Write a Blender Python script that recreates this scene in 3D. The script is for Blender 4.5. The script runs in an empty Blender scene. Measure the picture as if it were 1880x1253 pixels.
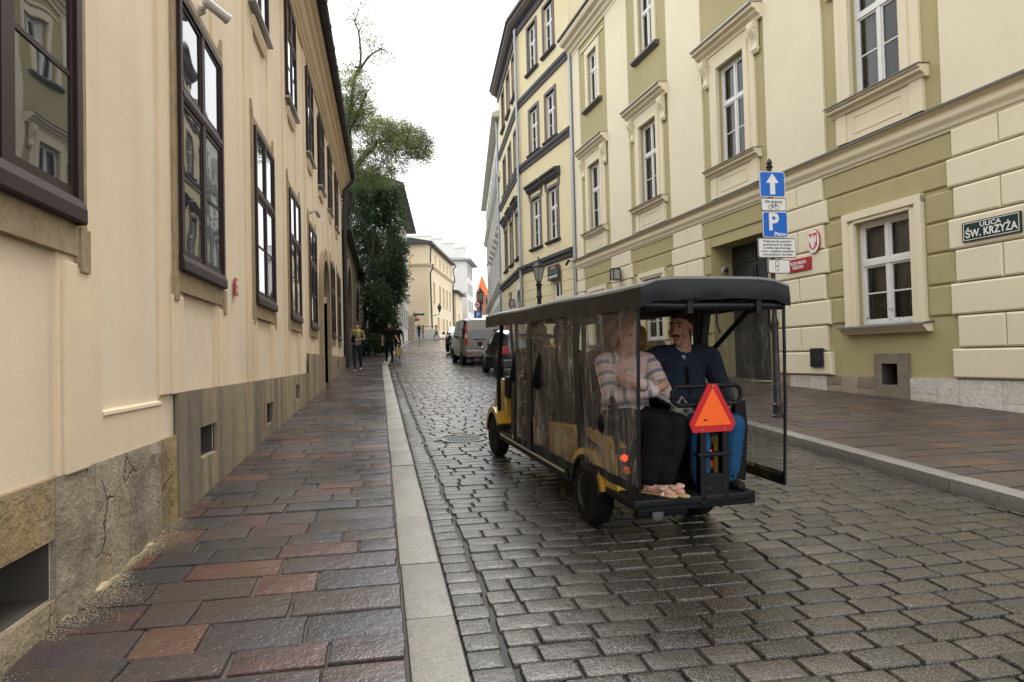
import bpy, bmesh, math, random
import numpy as np
from mathutils import Vector, Matrix, Euler
random.seed(7); RNG = np.random.default_rng(7)
SC = bpy.context.scene
COL = SC.collection
# ------------------------------------------------------------------ camera
FPX, IW, IH = 1253.0, 1880.0, 1253.0
YAW, PITCH, ROLL = math.atan(232 / 1253), .025, .025
CAM = Vector((0, 0, 1.45))
_fw = Vector((math.sin(YAW) * math.cos(PITCH), math.cos(YAW) * math.cos(PITCH), math.sin(PITCH)))
_r = Vector((math.cos(YAW), -math.sin(YAW), 0)); _u = _r.cross(_fw)
CR = _r * math.cos(ROLL) - _u * math.sin(ROLL); CU = _u * math.cos(ROLL) + _r * math.sin(ROLL)
cd = bpy.data.cameras.new('camera'); cam = bpy.data.objects.new('camera', cd); COL.objects.link(cam)
cd.sensor_width = 36; cd.lens = 36 * FPX / IW; cd.clip_start = .05; cd.clip_end = 2000
m = Matrix((CR, CU, -_fw)).transposed().to_4x4(); m.translation = CAM; cam.matrix_world = m
SC.camera = cam
# ------------------------------------------------------------------ light: even overcast sky
SUN_EL, SUN_AZ = math.radians(58), math.radians(20)
w = bpy.data.worlds.new('World'); SC.world = w; w.use_nodes = True
nt = w.node_tree; bg = nt.nodes['Background']
sky = nt.nodes.new('ShaderNodeTexSky'); sky.sky_type = 'NISHITA'; sky.sun_disc = False
sky.sun_elevation = SUN_EL; sky.sun_rotation = SUN_AZ; sky.air_density = 1; sky.dust_density = 3
hs = nt.nodes.new('ShaderNodeHueSaturation'); hs.inputs['Saturation'].default_value = .12
mx = nt.nodes.new('ShaderNodeMix'); mx.data_type = 'RGBA'; mx.inputs[0].default_value = .8
mx.inputs[7].default_value = (9.6, 9.75, 9.9, 1)          # the cloud layer
nt.links.new(sky.outputs[0], hs.inputs['Color']); nt.links.new(hs.outputs[0], mx.inputs[6])
nt.links.new(mx.outputs[2], bg.inputs['Color']); bg.inputs['Strength'].default_value = .13
sl = bpy.data.lights.new('sun', 'SUN'); sl.energy = 1.0; sl.angle = math.radians(25); sl.color = (1, .96, .9)
so = bpy.data.objects.new('sun', sl); COL.objects.link(so)
sd = Vector((math.sin(SUN_AZ) * math.cos(SUN_EL), math.cos(SUN_AZ) * math.cos(SUN_EL), math.sin(SUN_EL)))
so.rotation_euler = sd.to_track_quat('Z', 'Y').to_euler(); so.location = (0, 0, 40)
vs = SC.view_settings; SC.display_settings.display_device = 'sRGB'
vs.view_transform = 'Standard'; vs.look = 'None'; vs.gamma = 1; vs.use_curve_mapping = False
vs.exposure = .95
SC.cycles.max_bounces = 8; SC.cycles.transparent_max_bounces = 24; SC.cycles.diffuse_bounces = 3
SC.cycles.glossy_bounces = 4; SC.cycles.caustics_reflective = False; SC.cycles.caustics_refractive = False

# ------------------------------------------------------------------ helpers
def prof(y):                      # street level, climbing away from the camera
    if y < 40: return .043 * y
    if y < 110: return 1.72 + .054 * (y - 40)
    return 5.5
def slope(y): return .043 if y < 40 else (.054 if y < 110 else 0)
def screen(p):                    # only used to rank repeated pieces by how large they show
    v = Vector(p) - CAM; d = v.dot(_fw)
    if d < .2: return None
    return IW / 2 + FPX * v.dot(CR) / d, IH / 2 - FPX * v.dot(CU) / d, d

def link(o, parent=None):
    COL.objects.link(o)
    if parent is not None: o.parent = parent
    return o
def tag(o, label=None, cat=None, group=None, kind=None):
    if label: o['label'] = label
    if cat: o['category'] = cat
    if group: o['group'] = group
    if kind: o['kind'] = kind
    return o
def thing(name, label, cat, loc=(0, 0, 0), rot=(0, 0, 0), group=None):
    o = bpy.data.objects.new(name, None); link(o); o.empty_display_size = .1
    o.location = loc; o.rotation_euler = rot
    return tag(o, label, cat, group)
def copy_tree(o, parent=None, **kw):
    c = o.copy(); link(c, parent)
    for ch in list(o.children): copy_tree(ch, c)
    if kw: tag(c, **kw)
    return c

class MB:
    """collects faces for ONE mesh object"""
    def __init__(s, M=None): s.v = []; s.f = []; s.m = []; s.M = M
    def add(s, vs, fs, mi=0, M=None):
        o = len(s.v)
        if M is not None: vs = [M @ Vector(q) for q in vs]
        s.v += [tuple(q) for q in vs]; s.f += [tuple(i + o for i in f) for f in fs]; s.m += [mi] * len(fs); return s
    def box(s, a, b, mi=0, M=None):
        x0, x1 = sorted((a[0], b[0])); y0, y1 = sorted((a[1], b[1])); z0, z1 = sorted((a[2], b[2]))
        return s.add([(x0, y0, z0), (x1, y0, z0), (x1, y1, z0), (x0, y1, z0), (x0, y0, z1), (x1, y0, z1), (x1, y1, z1), (x0, y1, z1)],
                     [(0, 3, 2, 1), (4, 5, 6, 7), (0, 1, 5, 4), (1, 2, 6, 5), (2, 3, 7, 6), (3, 0, 4, 7)], mi, M)
    def quad(s, a, b, c, d, mi=0): return s.add([a, b, c, d], [(0, 1, 2, 3)], mi)
    def poly(s, pts, fn, d0, d1, mi=0, M=None):     # 2-D polygon extruded between depth d0 and d1; fn(u, v, d) -> point
        n = len(pts); vs = [fn(p[0], p[1], d0) for p in pts] + [fn(p[0], p[1], d1) for p in pts]
        fs = [tuple(range(n))[::-1], tuple(range(n, 2 * n))] + [(i, (i + 1) % n, (i + 1) % n + n, i + n) for i in range(n)]
        return s.add(vs, fs, mi, M)
    def sweep(s, pr, x0, x1, mi=0, M=None):          # profile (y, z) extruded along x
        return s.poly(pr, lambda u, v, d: (d, u, v), x0, x1, mi, M)
    def tube(s, pts, r, n=8, mi=0, M=None, caps=True):
        pts = [Vector(p) for p in pts]; rs = r if isinstance(r, (list, tuple)) else [r] * len(pts)
        vs, fs = [], []; prev = None
        for i, p in enumerate(pts):
            t = (pts[min(i + 1, len(pts) - 1)] - pts[max(i - 1, 0)]).normalized()
            if prev is None: a = t.cross(Vector((0, 0, 1))); a = a if a.length > 1e-3 else t.cross(Vector((1, 0, 0)))
            else: a = prev - t * prev.dot(t)
            a.normalize(); prev = a; b = t.cross(a)
            for k in range(n):
                an = 2 * math.pi * k / n; vs.append(p + (a * math.cos(an) + b * math.sin(an)) * rs[i])
        for i in range(len(pts) - 1):
            for k in range(n): fs.append((i * n + k, i * n + (k + 1) % n, (i + 1) * n + (k + 1) % n, (i + 1) * n + k))
        if caps: fs += [tuple(range(n))[::-1], tuple(range((len(pts) - 1) * n, len(pts) * n))]
        return s.add(vs, fs, mi, M)
    def lathe(s, pr, n=12, mi=0, M=None, ax='z'):    # profile (radius, height)
        vs, fs = [], []
        for r, h in pr:
            for k in range(n):
                an = 2 * math.pi * k / n; c, q = r * math.cos(an), r * math.sin(an)
                vs.append((c, q, h) if ax == 'z' else ((h, c, q) if ax == 'x' else (q, h, c)))
        for i in range(len(pr) - 1):
            for k in range(n): fs.append((i * n + k, i * n + (k + 1) % n, (i + 1) * n + (k + 1) % n, (i + 1) * n + k))
        fs += [tuple(range(n))[::-1], tuple(range((len(pr) - 1) * n, len(pr) * n))]
        return s.add(vs, fs, mi, M)
    def mesh(s, name, mats, smooth=None):
        me = bpy.data.meshes.new(name); me.from_pydata(s.v, [], s.f)
        for q in (mats if isinstance(mats, (list, tuple)) else [mats]): me.materials.append(q)
        me.polygons.foreach_set('material_index', s.m)
        if smooth is not None:
            me.polygons.foreach_set('use_smooth', [True] * len(s.f)); me.set_sharp_from_angle(angle=math.radians(smooth))
        me.update(); return me
    def build(s, name, mats, parent=None, smooth=None, bev=0, fix=False):
        me = s.mesh(name, mats, None if (bev or fix) else smooth)
        if bev or fix:
            bm = bmesh.new(); bm.from_mesh(me)
            bmesh.ops.recalc_face_normals(bm, faces=bm.faces)
            if bev:
                es = [e for e in bm.edges if len(e.link_faces) == 2 and e.calc_face_angle(0) > .5]
                bmesh.ops.bevel(bm, geom=es, offset=bev, segments=2, affect='EDGES', profile=.6)
            bm.to_mesh(me); bm.free()
            if smooth is not None:
                for p in me.polygons: p.use_smooth = True
                me.set_sharp_from_angle(angle=math.radians(smooth))
        return link(bpy.data.objects.new(name, me), parent)

def holes_wall(mb, s0, s1, z0, z1, holes, y=0., depth=.25, out=-1, mi=0, mi_rev=None, zbase=None):
    """wall sheet in the local x-z plane with rectangular openings and their reveals; out = sign of local y facing the street"""
    if mi_rev is None: mi_rev = mi
    xs = sorted({s0, s1, *[h[0] for h in holes], *[h[1] for h in holes]}); zs = sorted({z0, z1, *[h[2] for h in holes], *[h[3] for h in holes]})
    xs = [x for x in xs if s0 <= x <= s1]; zs = [z for z in zs if z0 <= z <= z1]
    for i in range(len(xs) - 1):
        for j in range(len(zs) - 1):
            cx, cz = (xs[i] + xs[i + 1]) / 2, (zs[j] + zs[j + 1]) / 2
            if any(h[0] < cx < h[1] and h[2] < cz < h[3] for h in holes): continue
            q = [(xs[i], y, zs[j]), (xs[i + 1], y, zs[j]), (xs[i + 1], y, zs[j + 1]), (xs[i], y, zs[j + 1])]
            mb.quad(*(q if out < 0 else q[::-1]), mi)
    yi = y - out * depth
    for a, b, c, d in holes:
        for q in ([(a, y, c), (a, yi, c), (a, yi, d), (a, y, d)], [(b, y, c), (b, y, d), (b, yi, d), (b, yi, c)],
                  [(a, y, d), (a, yi, d), (b, yi, d), (b, y, d)], [(a, y, c), (b, y, c), (b, yi, c), (a, yi, c)]): mb.quad(*q, mi_rev)

# ------------------------------------------------------------------ materials
class NT:
    def __init__(s, name):
        s.mat = bpy.data.materials.new(name); s.mat.use_nodes = True; s.t = s.mat.node_tree
        s.b = s.t.nodes['Principled BSDF']; s.out = s.t.nodes['Material Output']
    def n(s, typ): return s.t.nodes.new("ShaderNode" + typ)
    def l(s, a, b): s.t.links.new(a, b)
    def pos(s, sc=(1, 1, 1), obj=False):
        if obj: p = s.n('TexCoord').outputs['Object']
        else: p = s.n('NewGeometry').outputs['Position']
        mp = s.n('Mapping'); mp.inputs['Scale'].default_value = sc; s.l(p, mp.inputs['Vector']); return mp.outputs[0]
    def noise(s, scale, detail=4, rough=.6, vec=None, out='Fac'):
        q = s.n('TexNoise'); q.inputs['Scale'].default_value = scale; q.inputs['Detail'].default_value = detail; q.inputs['Roughness'].default_value = rough
        if vec is not None: s.l(vec, q.inputs['Vector'])
        return q.outputs[out]
    def ramp(s, fac, stops, interp='LINEAR'):
        q = s.n('ValToRGB'); cr = q.color_ramp; cr.interpolation = interp
        while len(cr.elements) < len(stops): cr.elements.new(.5)
        for e, (p, c) in zip(cr.elements, stops):
            e.position = p; e.color = (*c, 1) if len(c) == 3 else c
        s.l(fac, q.inputs[0]); return q.outputs[0]
    def mix(s, fac, a, b, mode='MIX'):
        q = s.n('Mix'); q.data_type = 'RGBA'; q.blend_type = mode
        for v, i in ((fac, 0), (a, 6), (b, 7)):
            if isinstance(v, (int, float)): q.inputs[i].default_value = v
            elif isinstance(v, (tuple, list)): q.inputs[i].default_value = (*v[:3], 1)
            else: s.l(v, q.inputs[i])
        return q.outputs[2]
    def math(s, op, a, b=0.):
        q = s.n('Math'); q.operation = op
        for v, i in ((a, 0), (b, 1)):
            if isinstance(v, (int, float)): q.inputs[i].default_value = v
            else: s.l(v, q.inputs[i])
        return q.outputs[0]
    def bump(s, h, strength, dist=.01):
        q = s.n('Bump'); q.inputs['Strength'].default_value = strength; q.inputs['Distance'].default_value = dist
        s.l(h, q.inputs['Height']); s.l(q.outputs[0], s.b.inputs['Normal'])
    def rnd(s):
        a = s.n('Attribute'); a.attribute_name = 'rnd'; o = s.n('ObjectInfo')
        return s.math('FRACT', s.math('ADD', a.outputs['Fac'], o.outputs['Random']))
def simple(name, c, rough=.6, metal=0, spec=.5, emit=0, coat=0):
    q = NT(name); b = q.b.inputs
    v = q.noise(14, 3, vec=q.pos()); q.l(q.mix(q.math('MULTIPLY', v, .35), c, tuple(x * .55 for x in c)), b['Base Color'])
    b['Roughness'].default_value = rough; b['Metallic'].default_value = metal; b['Specular IOR Level'].default_value = spec
    b['Coat Weight'].default_value = coat
    if emit: b['Emission Color'].default_value = (*c, 1); b['Emission Strength'].default_value = emit
    return q.mat
def plaster(name, c, dark=.82, bump=.25, streak=.25, rough=.9, grime=(.35, .31, .26)):
    q = NT(name); p = q.pos()
    a = q.noise(.7, 5, .65, p); fine = q.noise(55, 3, .6, p)
    col = q.mix(q.ramp(a, [(.35, (0, 0, 0)), (.7, (1, 1, 1))]), c, tuple(x * dark for x in c))
    st = q.noise(1.0, 4, .6, q.pos((2.2, 2.2, .12)))
    col = q.mix(q.math('MULTIPLY', q.ramp(st, [(.52, (0, 0, 0)), (.8, (1, 1, 1))]), streak), col, tuple(x * y * 1.6 for x, y in zip(c, grime)))
    col = q.mix(q.math('MULTIPLY', fine, .16), col, tuple(x * .7 for x in c))
    q.l(col, q.b.inputs['Base Color']); q.b.inputs['Roughness'].default_value = rough; q.b.inputs['Specular IOR Level'].default_value = .25
    q.bump(q.math('ADD', fine, q.math('MULTIPLY', q.noise(6, 3, .5, p), .6)), bump, .006)
    return q.mat
def stone(name, stops, scale=3., rough=.8, bump=.5, speck=0., bscale=18, spec=.35, per=True, wet=None, dist=.01, streak=0., cracks=0.):
    """stops: colours picked per piece; noise breaks each piece up"""
    q = NT(name); p = q.pos()
    n1 = q.noise(scale, 5, .65, p)
    f = q.math('ADD', q.math('MULTIPLY', q.rnd(), .8 if per else 0.), q.math('MULTIPLY', q.math('SUBTRACT', n1, .3 if per else .5), .5 if per else 2.))
    if not per: f = q.math('ADD', f, .5)
    col = q.ramp(f, stops)
    fine = q.noise(bscale * 4, 3, .7, p); mid = q.noise(bscale, 4, .6, p)
    col = q.mix(q.ramp(mid, [(.42, (0, 0, 0)), (.75, (.55, .55, .55))]), col, q.mix(.5, col, (.02, .018, .016)))
    if speck:
        sp = q.noise(120, 2, .7, p)
        col = q.mix(q.ramp(sp, [(.5, (0, 0, 0)), (.62, (speck, speck, speck))]), col, (.27, .25, .215))
        sp2 = q.noise(105, 2, .7, q.pos((1.1, 1.07, .93)))
        col = q.mix(q.ramp(sp2, [(.52, (0, 0, 0)), (.62, (speck, speck, speck))]), col, (.025, .024, .024))
    if streak:
        st = q.noise(1.2, 4, .65, q.pos((2.6, 2.6, .2)))
        col = q.mix(q.math('MULTIPLY', q.ramp(st, [(.45, (0, 0, 0)), (.68, (1, 1, 1))]), streak), col, (.075, .062, .05))
    h = q.math('ADD', mid, q.math('MULTIPLY', fine, .4))
    if cracks:
        vo = q.n('TexVoronoi'); vo.feature = 'DISTANCE_TO_EDGE'; vo.inputs['Scale'].default_value = 2.3
        wq = q.mix(.16, p, q.noise(3.5, 4, .6, p, 'Color'), 'ADD'); q.l(wq, vo.inputs['Vector'])
        patch = q.ramp(q.noise(1.7, 2, .5, p), [(.54, (0, 0, 0)), (.6, (1, 1, 1))])
        ln = q.math('MULTIPLY', q.ramp(vo.outputs['Distance'], [(.0, (1, 1, 1)), (.022, (0, 0, 0))]), patch)
        col = q.mix(q.math('MULTIPLY', ln, cracks), col, (.02, .018, .016)); h = q.math('SUBTRACT', h, q.math('MULTIPLY', ln, 2.))
    q.l(col, q.b.inputs['Base Color']); q.b.inputs['Specular IOR Level'].default_value = spec
    if wet: q.l(q.ramp(q.noise(1.1, 4, .6, p), [(.35, (wet[0],) * 3), (.7, (wet[1],) * 3)]), q.b.inputs['Roughness'])
    else: q.b.inputs['Roughness'].default_value = rough
    q.bump(h, bump, dist)
    return q.mat
def glass_dark(name, tint=(.02, .024, .028), trans=.0, ior=2.3, rough=.015):
    q = NT(name); b = q.b.inputs
    b['Base Color'].default_value = (*tint, 1); b['Roughness'].default_value = rough; b['IOR'].default_value = ior
    wv = q.noise(1.3, 2, .4, q.pos()); q.bump(wv, .06, .05)
    if trans:
        t = q.n('BsdfTransparent'); t.inputs[0].default_value = (.85, .88, .88, 1); fr = q.n('Fresnel'); fr.inputs[0].default_value = ior
        g = q.n('BsdfGlossy'); g.inputs['Roughness'].default_value = rough
        ms = q.n('MixShader'); q.l(fr.outputs[0], ms.inputs[0]); q.l(t.outputs[0], ms.inputs[1]); q.l(g.outputs[0], ms.inputs[2])
        q.l(ms.outputs[0], q.out.inputs['Surface'])
    return q.mat
def flat(name, c, rough=.5, spec=.5):
    q = NT(name); q.b.inputs['Base Color'].default_value = (*c, 1); q.b.inputs['Roughness'].default_value = rough; q.b.inputs['Specular IOR Level'].default_value = spec
    return q.mat

M = {}
M['wall_left'] = plaster('cream_plaster', (.79, .655, .49), .88, .3, .3)
M['wall_left_trim'] = plaster('cream_plaster_trim', (.78, .63, .45), .87, .25, .3)
M['sandstone_trim'] = stone('tan_window_stone', [(0, (.25, .19, .11)), (.5, (.33, .25, .15)), (1, (.38, .30, .19))], 5, .85, .5, per=False)
M['plinth'] = stone('sandstone_plinth', [(0, (.15, .125, .10)), (.25, (.26, .22, .16)), (.5, (.33, .28, .20)), (.7, (.34, .23, .10)), (1, (.19, .165, .14))], 1.5, .85, .6, bscale=5, dist=.04, cracks=.6, streak=.4)
M['plinth_b'] = stone('smooth_sandstone_plinth', [(0, (.16, .135, .10)), (.3, (.25, .20, .135)), (.6, (.32, .25, .155)), (1, (.38, .29, .17))], 1.8, .8, .4, bscale=9, streak=.8)
M['brown_wood'] = simple('dark_brown_window_paint', (.026, .0105, .0115), .5, 0, .3)
M['glass'] = glass_dark('window_glass')
M['glass_t'] = glass_dark('clear_window_glass', trans=1, ior=1.6)
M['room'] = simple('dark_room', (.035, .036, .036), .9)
M['curtain'] = simple('net_curtain', (.34, .32, .28), .9)
M['dark_metal'] = simple('black_iron', (.016, .018, .02), .4, 0, .5)
M['zinc'] = simple('zinc_sheet', (.36, .38, .40), .4, .7)
M['zinc_dark'] = simple('weathered_sheet_metal', (.13, .125, .12), .45, .4)
M['gutter'] = simple('dark_gutter_metal', (.035, .038, .042), .5, .3)
M['roof_dark'] = simple('dark_roof_sheet', (.05, .05, .052), .6)
M['wall_r'] = plaster('pale_yellow_plaster', (.80, .72, .53), .94, .2, .08)
M['wall_r_trim'] = plaster('pale_yellow_trim', (.79, .70, .51), .94, .15, .08)
M['olive'] = plaster('olive_plaster', (.45, .39, .205), .9, .2, .1)
M['white_paint'] = simple('white_window_paint', (.78, .77, .74), .4)
M['limestone'] = stone('pale_limestone', [(0, (.50, .45, .38)), (.5, (.68, .64, .57)), (.8, (.76, .72, .66)), (1, (.58, .5, .4))], 2.2, .85, 1., bscale=12, dist=.03)
M['stone_grey'] = stone('grey_sandstone', [(0, (.20, .17, .13)), (.6, (.33, .27, .20)), (1, (.42, .33, .23))], 2.2, .85, .5, bscale=9)
M['wall_b2'] = plaster('straw_plaster', (.76, .655, .41), .92, .15, .1)
M['trim_dark'] = simple('charcoal_brown_trim', (.055, .05, .052), .7)
M['trim_mauve'] = simple('taupe_window_trim', (.17, .14, .135), .8)
M['wall_b3'] = plaster('white_plaster', (.80, .79, .75), .88, .15, .15)
M['wall_grey'] = plaster('grey_white_plaster', (.62, .61, .56), .85, .2, .35)
M['wall_cream2'] = plaster('apricot_plaster', (.82, .69, .49), .92, .15, .12)
M['arch_stone'] = stone('brown_wall_stone', [(0, (.10, .08, .06)), (.5, (.16, .125, .09)), (1, (.2, .165, .12))], 1.5, .9, .6, per=False, bscale=6)
M['dark_boards'] = simple('dark_door_boards', (.03, .026, .022), .9)  # plain dark brown for the arched door and the tower louvres
M['sett'] = stone('wet_granite_sett', [(0, (.020, .0185, .017)), (.35, (.030, .027, .0235)), (.6, (.042, .036, .030)), (.85, (.056, .047, .037)), (1, (.034, .037, .031))], 4, .4, .4, .45, 34, .6, wet=(.11, .3))
M['sett_joint'] = simple('wet_dark_joint', (.008, .007, .006), .6)
M['slab'] = stone('wet_porphyry_slab', [(0, (.016, .019, .026)), (.2, (.027, .028, .036)), (.36, (.042, .028, .034)), (.5, (.052, .036, .030)), (.64, (.020, .023, .030)), (.76, (.060, .026, .026)), (.88, (.098, .040, .027)), (1, (.10, .064, .042))], 3.2, .4, .6, .12, 16, .65, wet=(.16, .36))
M['slab_r'] = stone('damp_porphyry_slab', [(0, (.042, .034, .034)), (.25, (.057, .042, .038)), (.45, (.075, .050, .040)), (.6, (.064, .053, .042)), (.75, (.052, .038, .038)), (.9, (.11, .056, .035)), (1, (.135, .072, .04))], 3.2, .5, .5, .1, 16, .45, wet=(.34, .6))
M['slab_joint'] = simple('sandy_joint', (.075, .062, .052), .8)
M['kerb'] = stone('granite_kerb', [(0, (.17, .165, .15)), (.5, (.225, .215, .193)), (1, (.28, .265, .235))], 2.5, .55, .35, .55, 22, .45, wet=(.35, .65))
M['sand'] = stone('crumbled_yellow_sand', [(0, (.30, .24, .14)), (.6, (.42, .35, .22)), (1, (.52, .45, .31))], 9, .95, .6, per=False, bscale=30)
M['terrain'] = simple('bare_ground', (.10, .09, .075), .95)
# ------------------------------------------------------------------ ground, road, pavements
def lerp_path(pts, y):
    for (y0, x0), (y1, x1) in zip(pts, pts[1:]):
        if y <= y1: return x0 + (x1 - x0) * (y - y0) / (y1 - y0)
    return pts[-1][1]
KL = [(-6, .154), (30, -.17), (40, .11), (53, .82), (64, 1.56), (72, 2.36), (76, 3.5), (78, 5.0), (79.2, 7.5), (80, 12)]  # left kerb, pavement side
KR = [(-6, 4.70), (4.5, 4.86), (8.5, 4.98), (20, 5.18), (28, 5.2), (36, 5.0), (46, 5.55), (60, 7.0), (72, 9.0), (80, 11.5)]    # right kerb, road side
kl = lambda y: lerp_path(KL, y)
kr = lambda y: lerp_path(KR, y)
RD, RS = -.04, .05                      # road level and right pavement level relative to the street line
ys = [-40, -20, -6, 0] + list(range(5, 112, 5)) + [130, 200, 600]
mb = MB()
for a, b in zip(ys, ys[1:]):
    for x0, x1 in ((-400, -60), (-60, -1.2), (-1.2, 6), (6, 60), (60, 400)):
        mb.quad((x0, a, prof(a) - .16), (x1, a, prof(a) - .16), (x1, b, prof(b) - .16), (x0, b, prof(b) - .16))
tag(mb.build('ground', M['terrain']), kind='structure')
def sheet(name, fx0, fx1, y0, y1, off, mat, step=1.0):
    mb = MB(); y = y0
    while y < y1 - 1e-6:
        b = min(y + step, y1)
        mb.quad((fx0(y), y, prof(y) + off), (fx1(y), y, prof(y) + off), (fx1(b), b, prof(b) + off), (fx0(b), b, prof(b) + off)); y = b
    return tag(mb.build(name, mat), kind='structure')
road = sheet('road', lambda y: kl(y) + .05, lambda y: kr(y) + .1, -6, 78, RD - .022, M['sett_joint'])
pave_l = sheet('pavement_left', lambda y: -1.9 if y < 46 else -1.9 + (y - 46) * .13, lambda y: kl(y) + .1, -6, 77.5, -.018, M['slab_joint'])
pave_r = sheet('pavement_right', lambda y: kr(y) + .05, lambda y: 10.2 if y < 27.9 else 8.6 + max(0, y - 36) * .13, -6, 80, RS - .018, M['slab_joint'])

def piece_mesh(name, mat, n_side=1, jit=.01, top=.0, bev=.06, rounding=.0, seed=0, dome=0.):
    """unit stone piece (1 x 1 footprint, top at z=0, 1 deep below in units of thickness)"""
    r = random.Random(seed); out = []
    cs = [(-.5, -.5), (.5, -.5), (.5, .5), (-.5, .5)]
    for i in range(4):
        a, b = cs[i], cs[(i + 1) % 4]
        for k in range(n_side):
            t = k / n_side + (rounding if k == 0 else 0)
            x, y = a[0] + (b[0] - a[0]) * t, a[1] + (b[1] - a[1]) * t
            if k == 0 and rounding:   # cut corner
                out.append((a[0] + (cs[i - 1][0] - a[0]) * rounding, a[1] + (cs[i - 1][1] - a[1]) * rounding))
            out.append((x + r.uniform(-jit, jit), y + r.uniform(-jit, jit)))
    n = len(out); vs = []
    for x, y in out: vs.append((x, y, -1.))
    for x, y in out: vs.append((x, y, -.11 + r.uniform(-.04, .02)))
    for x, y in out: vs.append((x * (1 - bev * 2), y * (1 - bev * 2), r.uniform(-.03, .0) - dome * .05))
    for x, y in out: vs.append((x * .6, y * .6, r.uniform(-.02, .02) + dome * .1))
    fs = []
    for l in range(3):
        for i in range(n): fs.append((l * n + i, l * n + (i + 1) % n, (l + 1) * n + (i + 1) % n, (l + 1) * n + i))
    fs.append(tuple(range(3 * n, 4 * n)))
    me = bpy.data.meshes.new(name); me.from_pydata(vs, [], fs); me.materials.append(mat)
    me.polygons.foreach_set('use_smooth', [True] * len(fs)); me.set_sharp_from_angle(angle=math.radians(22)); me.update()
    return me, vs, fs
def lay(kind, stuffname, parent, pieces, variants, mat, limit=300):
    """pieces: (x, y, z, sx, sy, thick, rotz, tilt). The `limit` largest in view become parts, the rest one stuff part"""
    sc = []
    for i, p in enumerate(pieces):
        q = screen((p[0], p[1], p[2]))
        s = 0
        if q and -60 < q[0] < IW + 60 and -60 < q[1] < IH + 60: s = p[3] * p[4] * 1.45 / q[2] ** 3
        sc.append((s, i))
    sc.sort(reverse=True); big = {i for s, i in sc[:limit] if s > 0}
    V, F, R = [], [], []
    for i, p in enumerate(pieces):
        me, vs, fs = variants[i % len(variants)]
        mat4 = Matrix.Translation((p[0], p[1], p[2])) @ Matrix.Rotation(p[7], 4, 'X') @ Matrix.Rotation(p[8], 4, 'Y') @ Matrix.Rotation(p[6], 4, 'Z') @ Matrix.Diagonal((p[3], p[4], p[5], 1))
        if i in big:
            o = link(bpy.data.objects.new(kind, me), parent); o.matrix_local = mat4
        else:
            a = np.array(vs); a = np.c_[a, np.ones(len(a))] @ np.array(mat4).T
            o = len(V); V += [tuple(q) for q in a[:, :3]]; F += [tuple(k + o for k in f) for f in fs]; R += [random.random()] * len(fs)
    me = bpy.data.meshes.new(stuffname); me.from_pydata(V, [], F); me.materials.append(mat)
    at = me.attributes.new('rnd', 'FLOAT', 'FACE'); at.data.foreach_set('value', R)
    me.polygons.foreach_set('use_smooth', [True] * len(F)); me.set_sharp_from_angle(angle=math.radians(22)); me.update()
    o = link(bpy.data.objects.new(stuffname, me), parent); o['kind'] = 'stuff'
rnd = random.Random(3)
# --- road setts: courses across the street, a single gutter course along the left kerb
sv = [piece_mesh('sett', M['sett'], 2, .014, bev=.022, rounding=.045, seed=k, dome=.12) for k in range(9)]
P = []; y = 1.6
while y < 46:
    rowp = rnd.uniform(.155, .178); x = kl(y) + .245 + .012; g = rnd.uniform(.17, .2)
    tl = math.atan(slope(y))
    P.append((x + g / 2, y, prof(y) + RD + .004, g - .014, rowp - .012, .09, rnd.uniform(-.02, .02), tl, 0))
    x += g + .02; end = kr(y) - .05; first = True
    while x < end - .05:
        wd = rnd.uniform(.13, .2) if first and rnd.random() < .5 else rnd.uniform(.235, .315); first = False
        wd = min(wd, end - x)
        cx = x + wd / 2; crown = .03 * (1 - ((cx - 2.6) / 2.4) ** 2) * 0
        wob = .02 * math.sin(cx * 1.3 + y * .35)
        dz = rnd.uniform(-.004, .004)
        hole = (cx - 1.02) ** 2 / .32 ** 2 + (y + wob - 9.35) ** 2 / .42 ** 2 < 1
        if not hole: P.append((cx, y + wob + rnd.uniform(-.003, .003), prof(y) + RD + dz, wd - rnd.uniform(.014, .024), rowp - rnd.uniform(.014, .022), .07, rnd.uniform(-.014, .014), tl + rnd.uniform(-.008, .008), rnd.uniform(-.009, .009)))
        x += wd
    y += rowp
lay('sett', 'far_setts', road, P, sv, M['sett'])
# road surface beyond the modelled setts
q = NT('distant_setts'); p = q.pos(); br = q.n('TexBrick'); q.l(p, br.inputs['Vector'])
br.inputs['Color1'].default_value = (.05, .045, .039, 1); br.inputs['Color2'].default_value = (.065, .057, .048, 1); br.inputs['Mortar'].default_value = (.03, .026, .022, 1)
br.inputs['Scale'].default_value = 1; br.inputs['Brick Width'].default_value = .27; br.inputs['Row Height'].default_value = .165; br.inputs['Mortar Size'].default_value = .012
q.l(br.outputs[0], q.b.inputs['Base Color']); q.l(q.ramp(q.noise(.8, 4, .6, p), [(.3, (.16,) * 3), (.7, (.32,) * 3)]), q.b.inputs['Roughness']); q.bump(br.outputs['Fac'], -.15, .01); q.b.inputs['Specular IOR Level'].default_value = .85
far_road = MB(); yy = [46 + i for i in range(0, 34, 2)]
for a, b in zip(yy, yy[1:]): far_road.quad((kl(a) + .25, a, prof(a) + RD), (kr(a), a, prof(a) + RD), (kr(b), b, prof(b) + RD), (kl(b) + .25, b, prof(b) + RD))
far_road.quad((kl(78) + .25, 78, prof(78) + RD), (26, 74, prof(78) + RD), (40, 108, prof(108) + RD), (16, 108, prof(108) + RD))
far_road.build('far_surface', q.mat, road)
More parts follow.
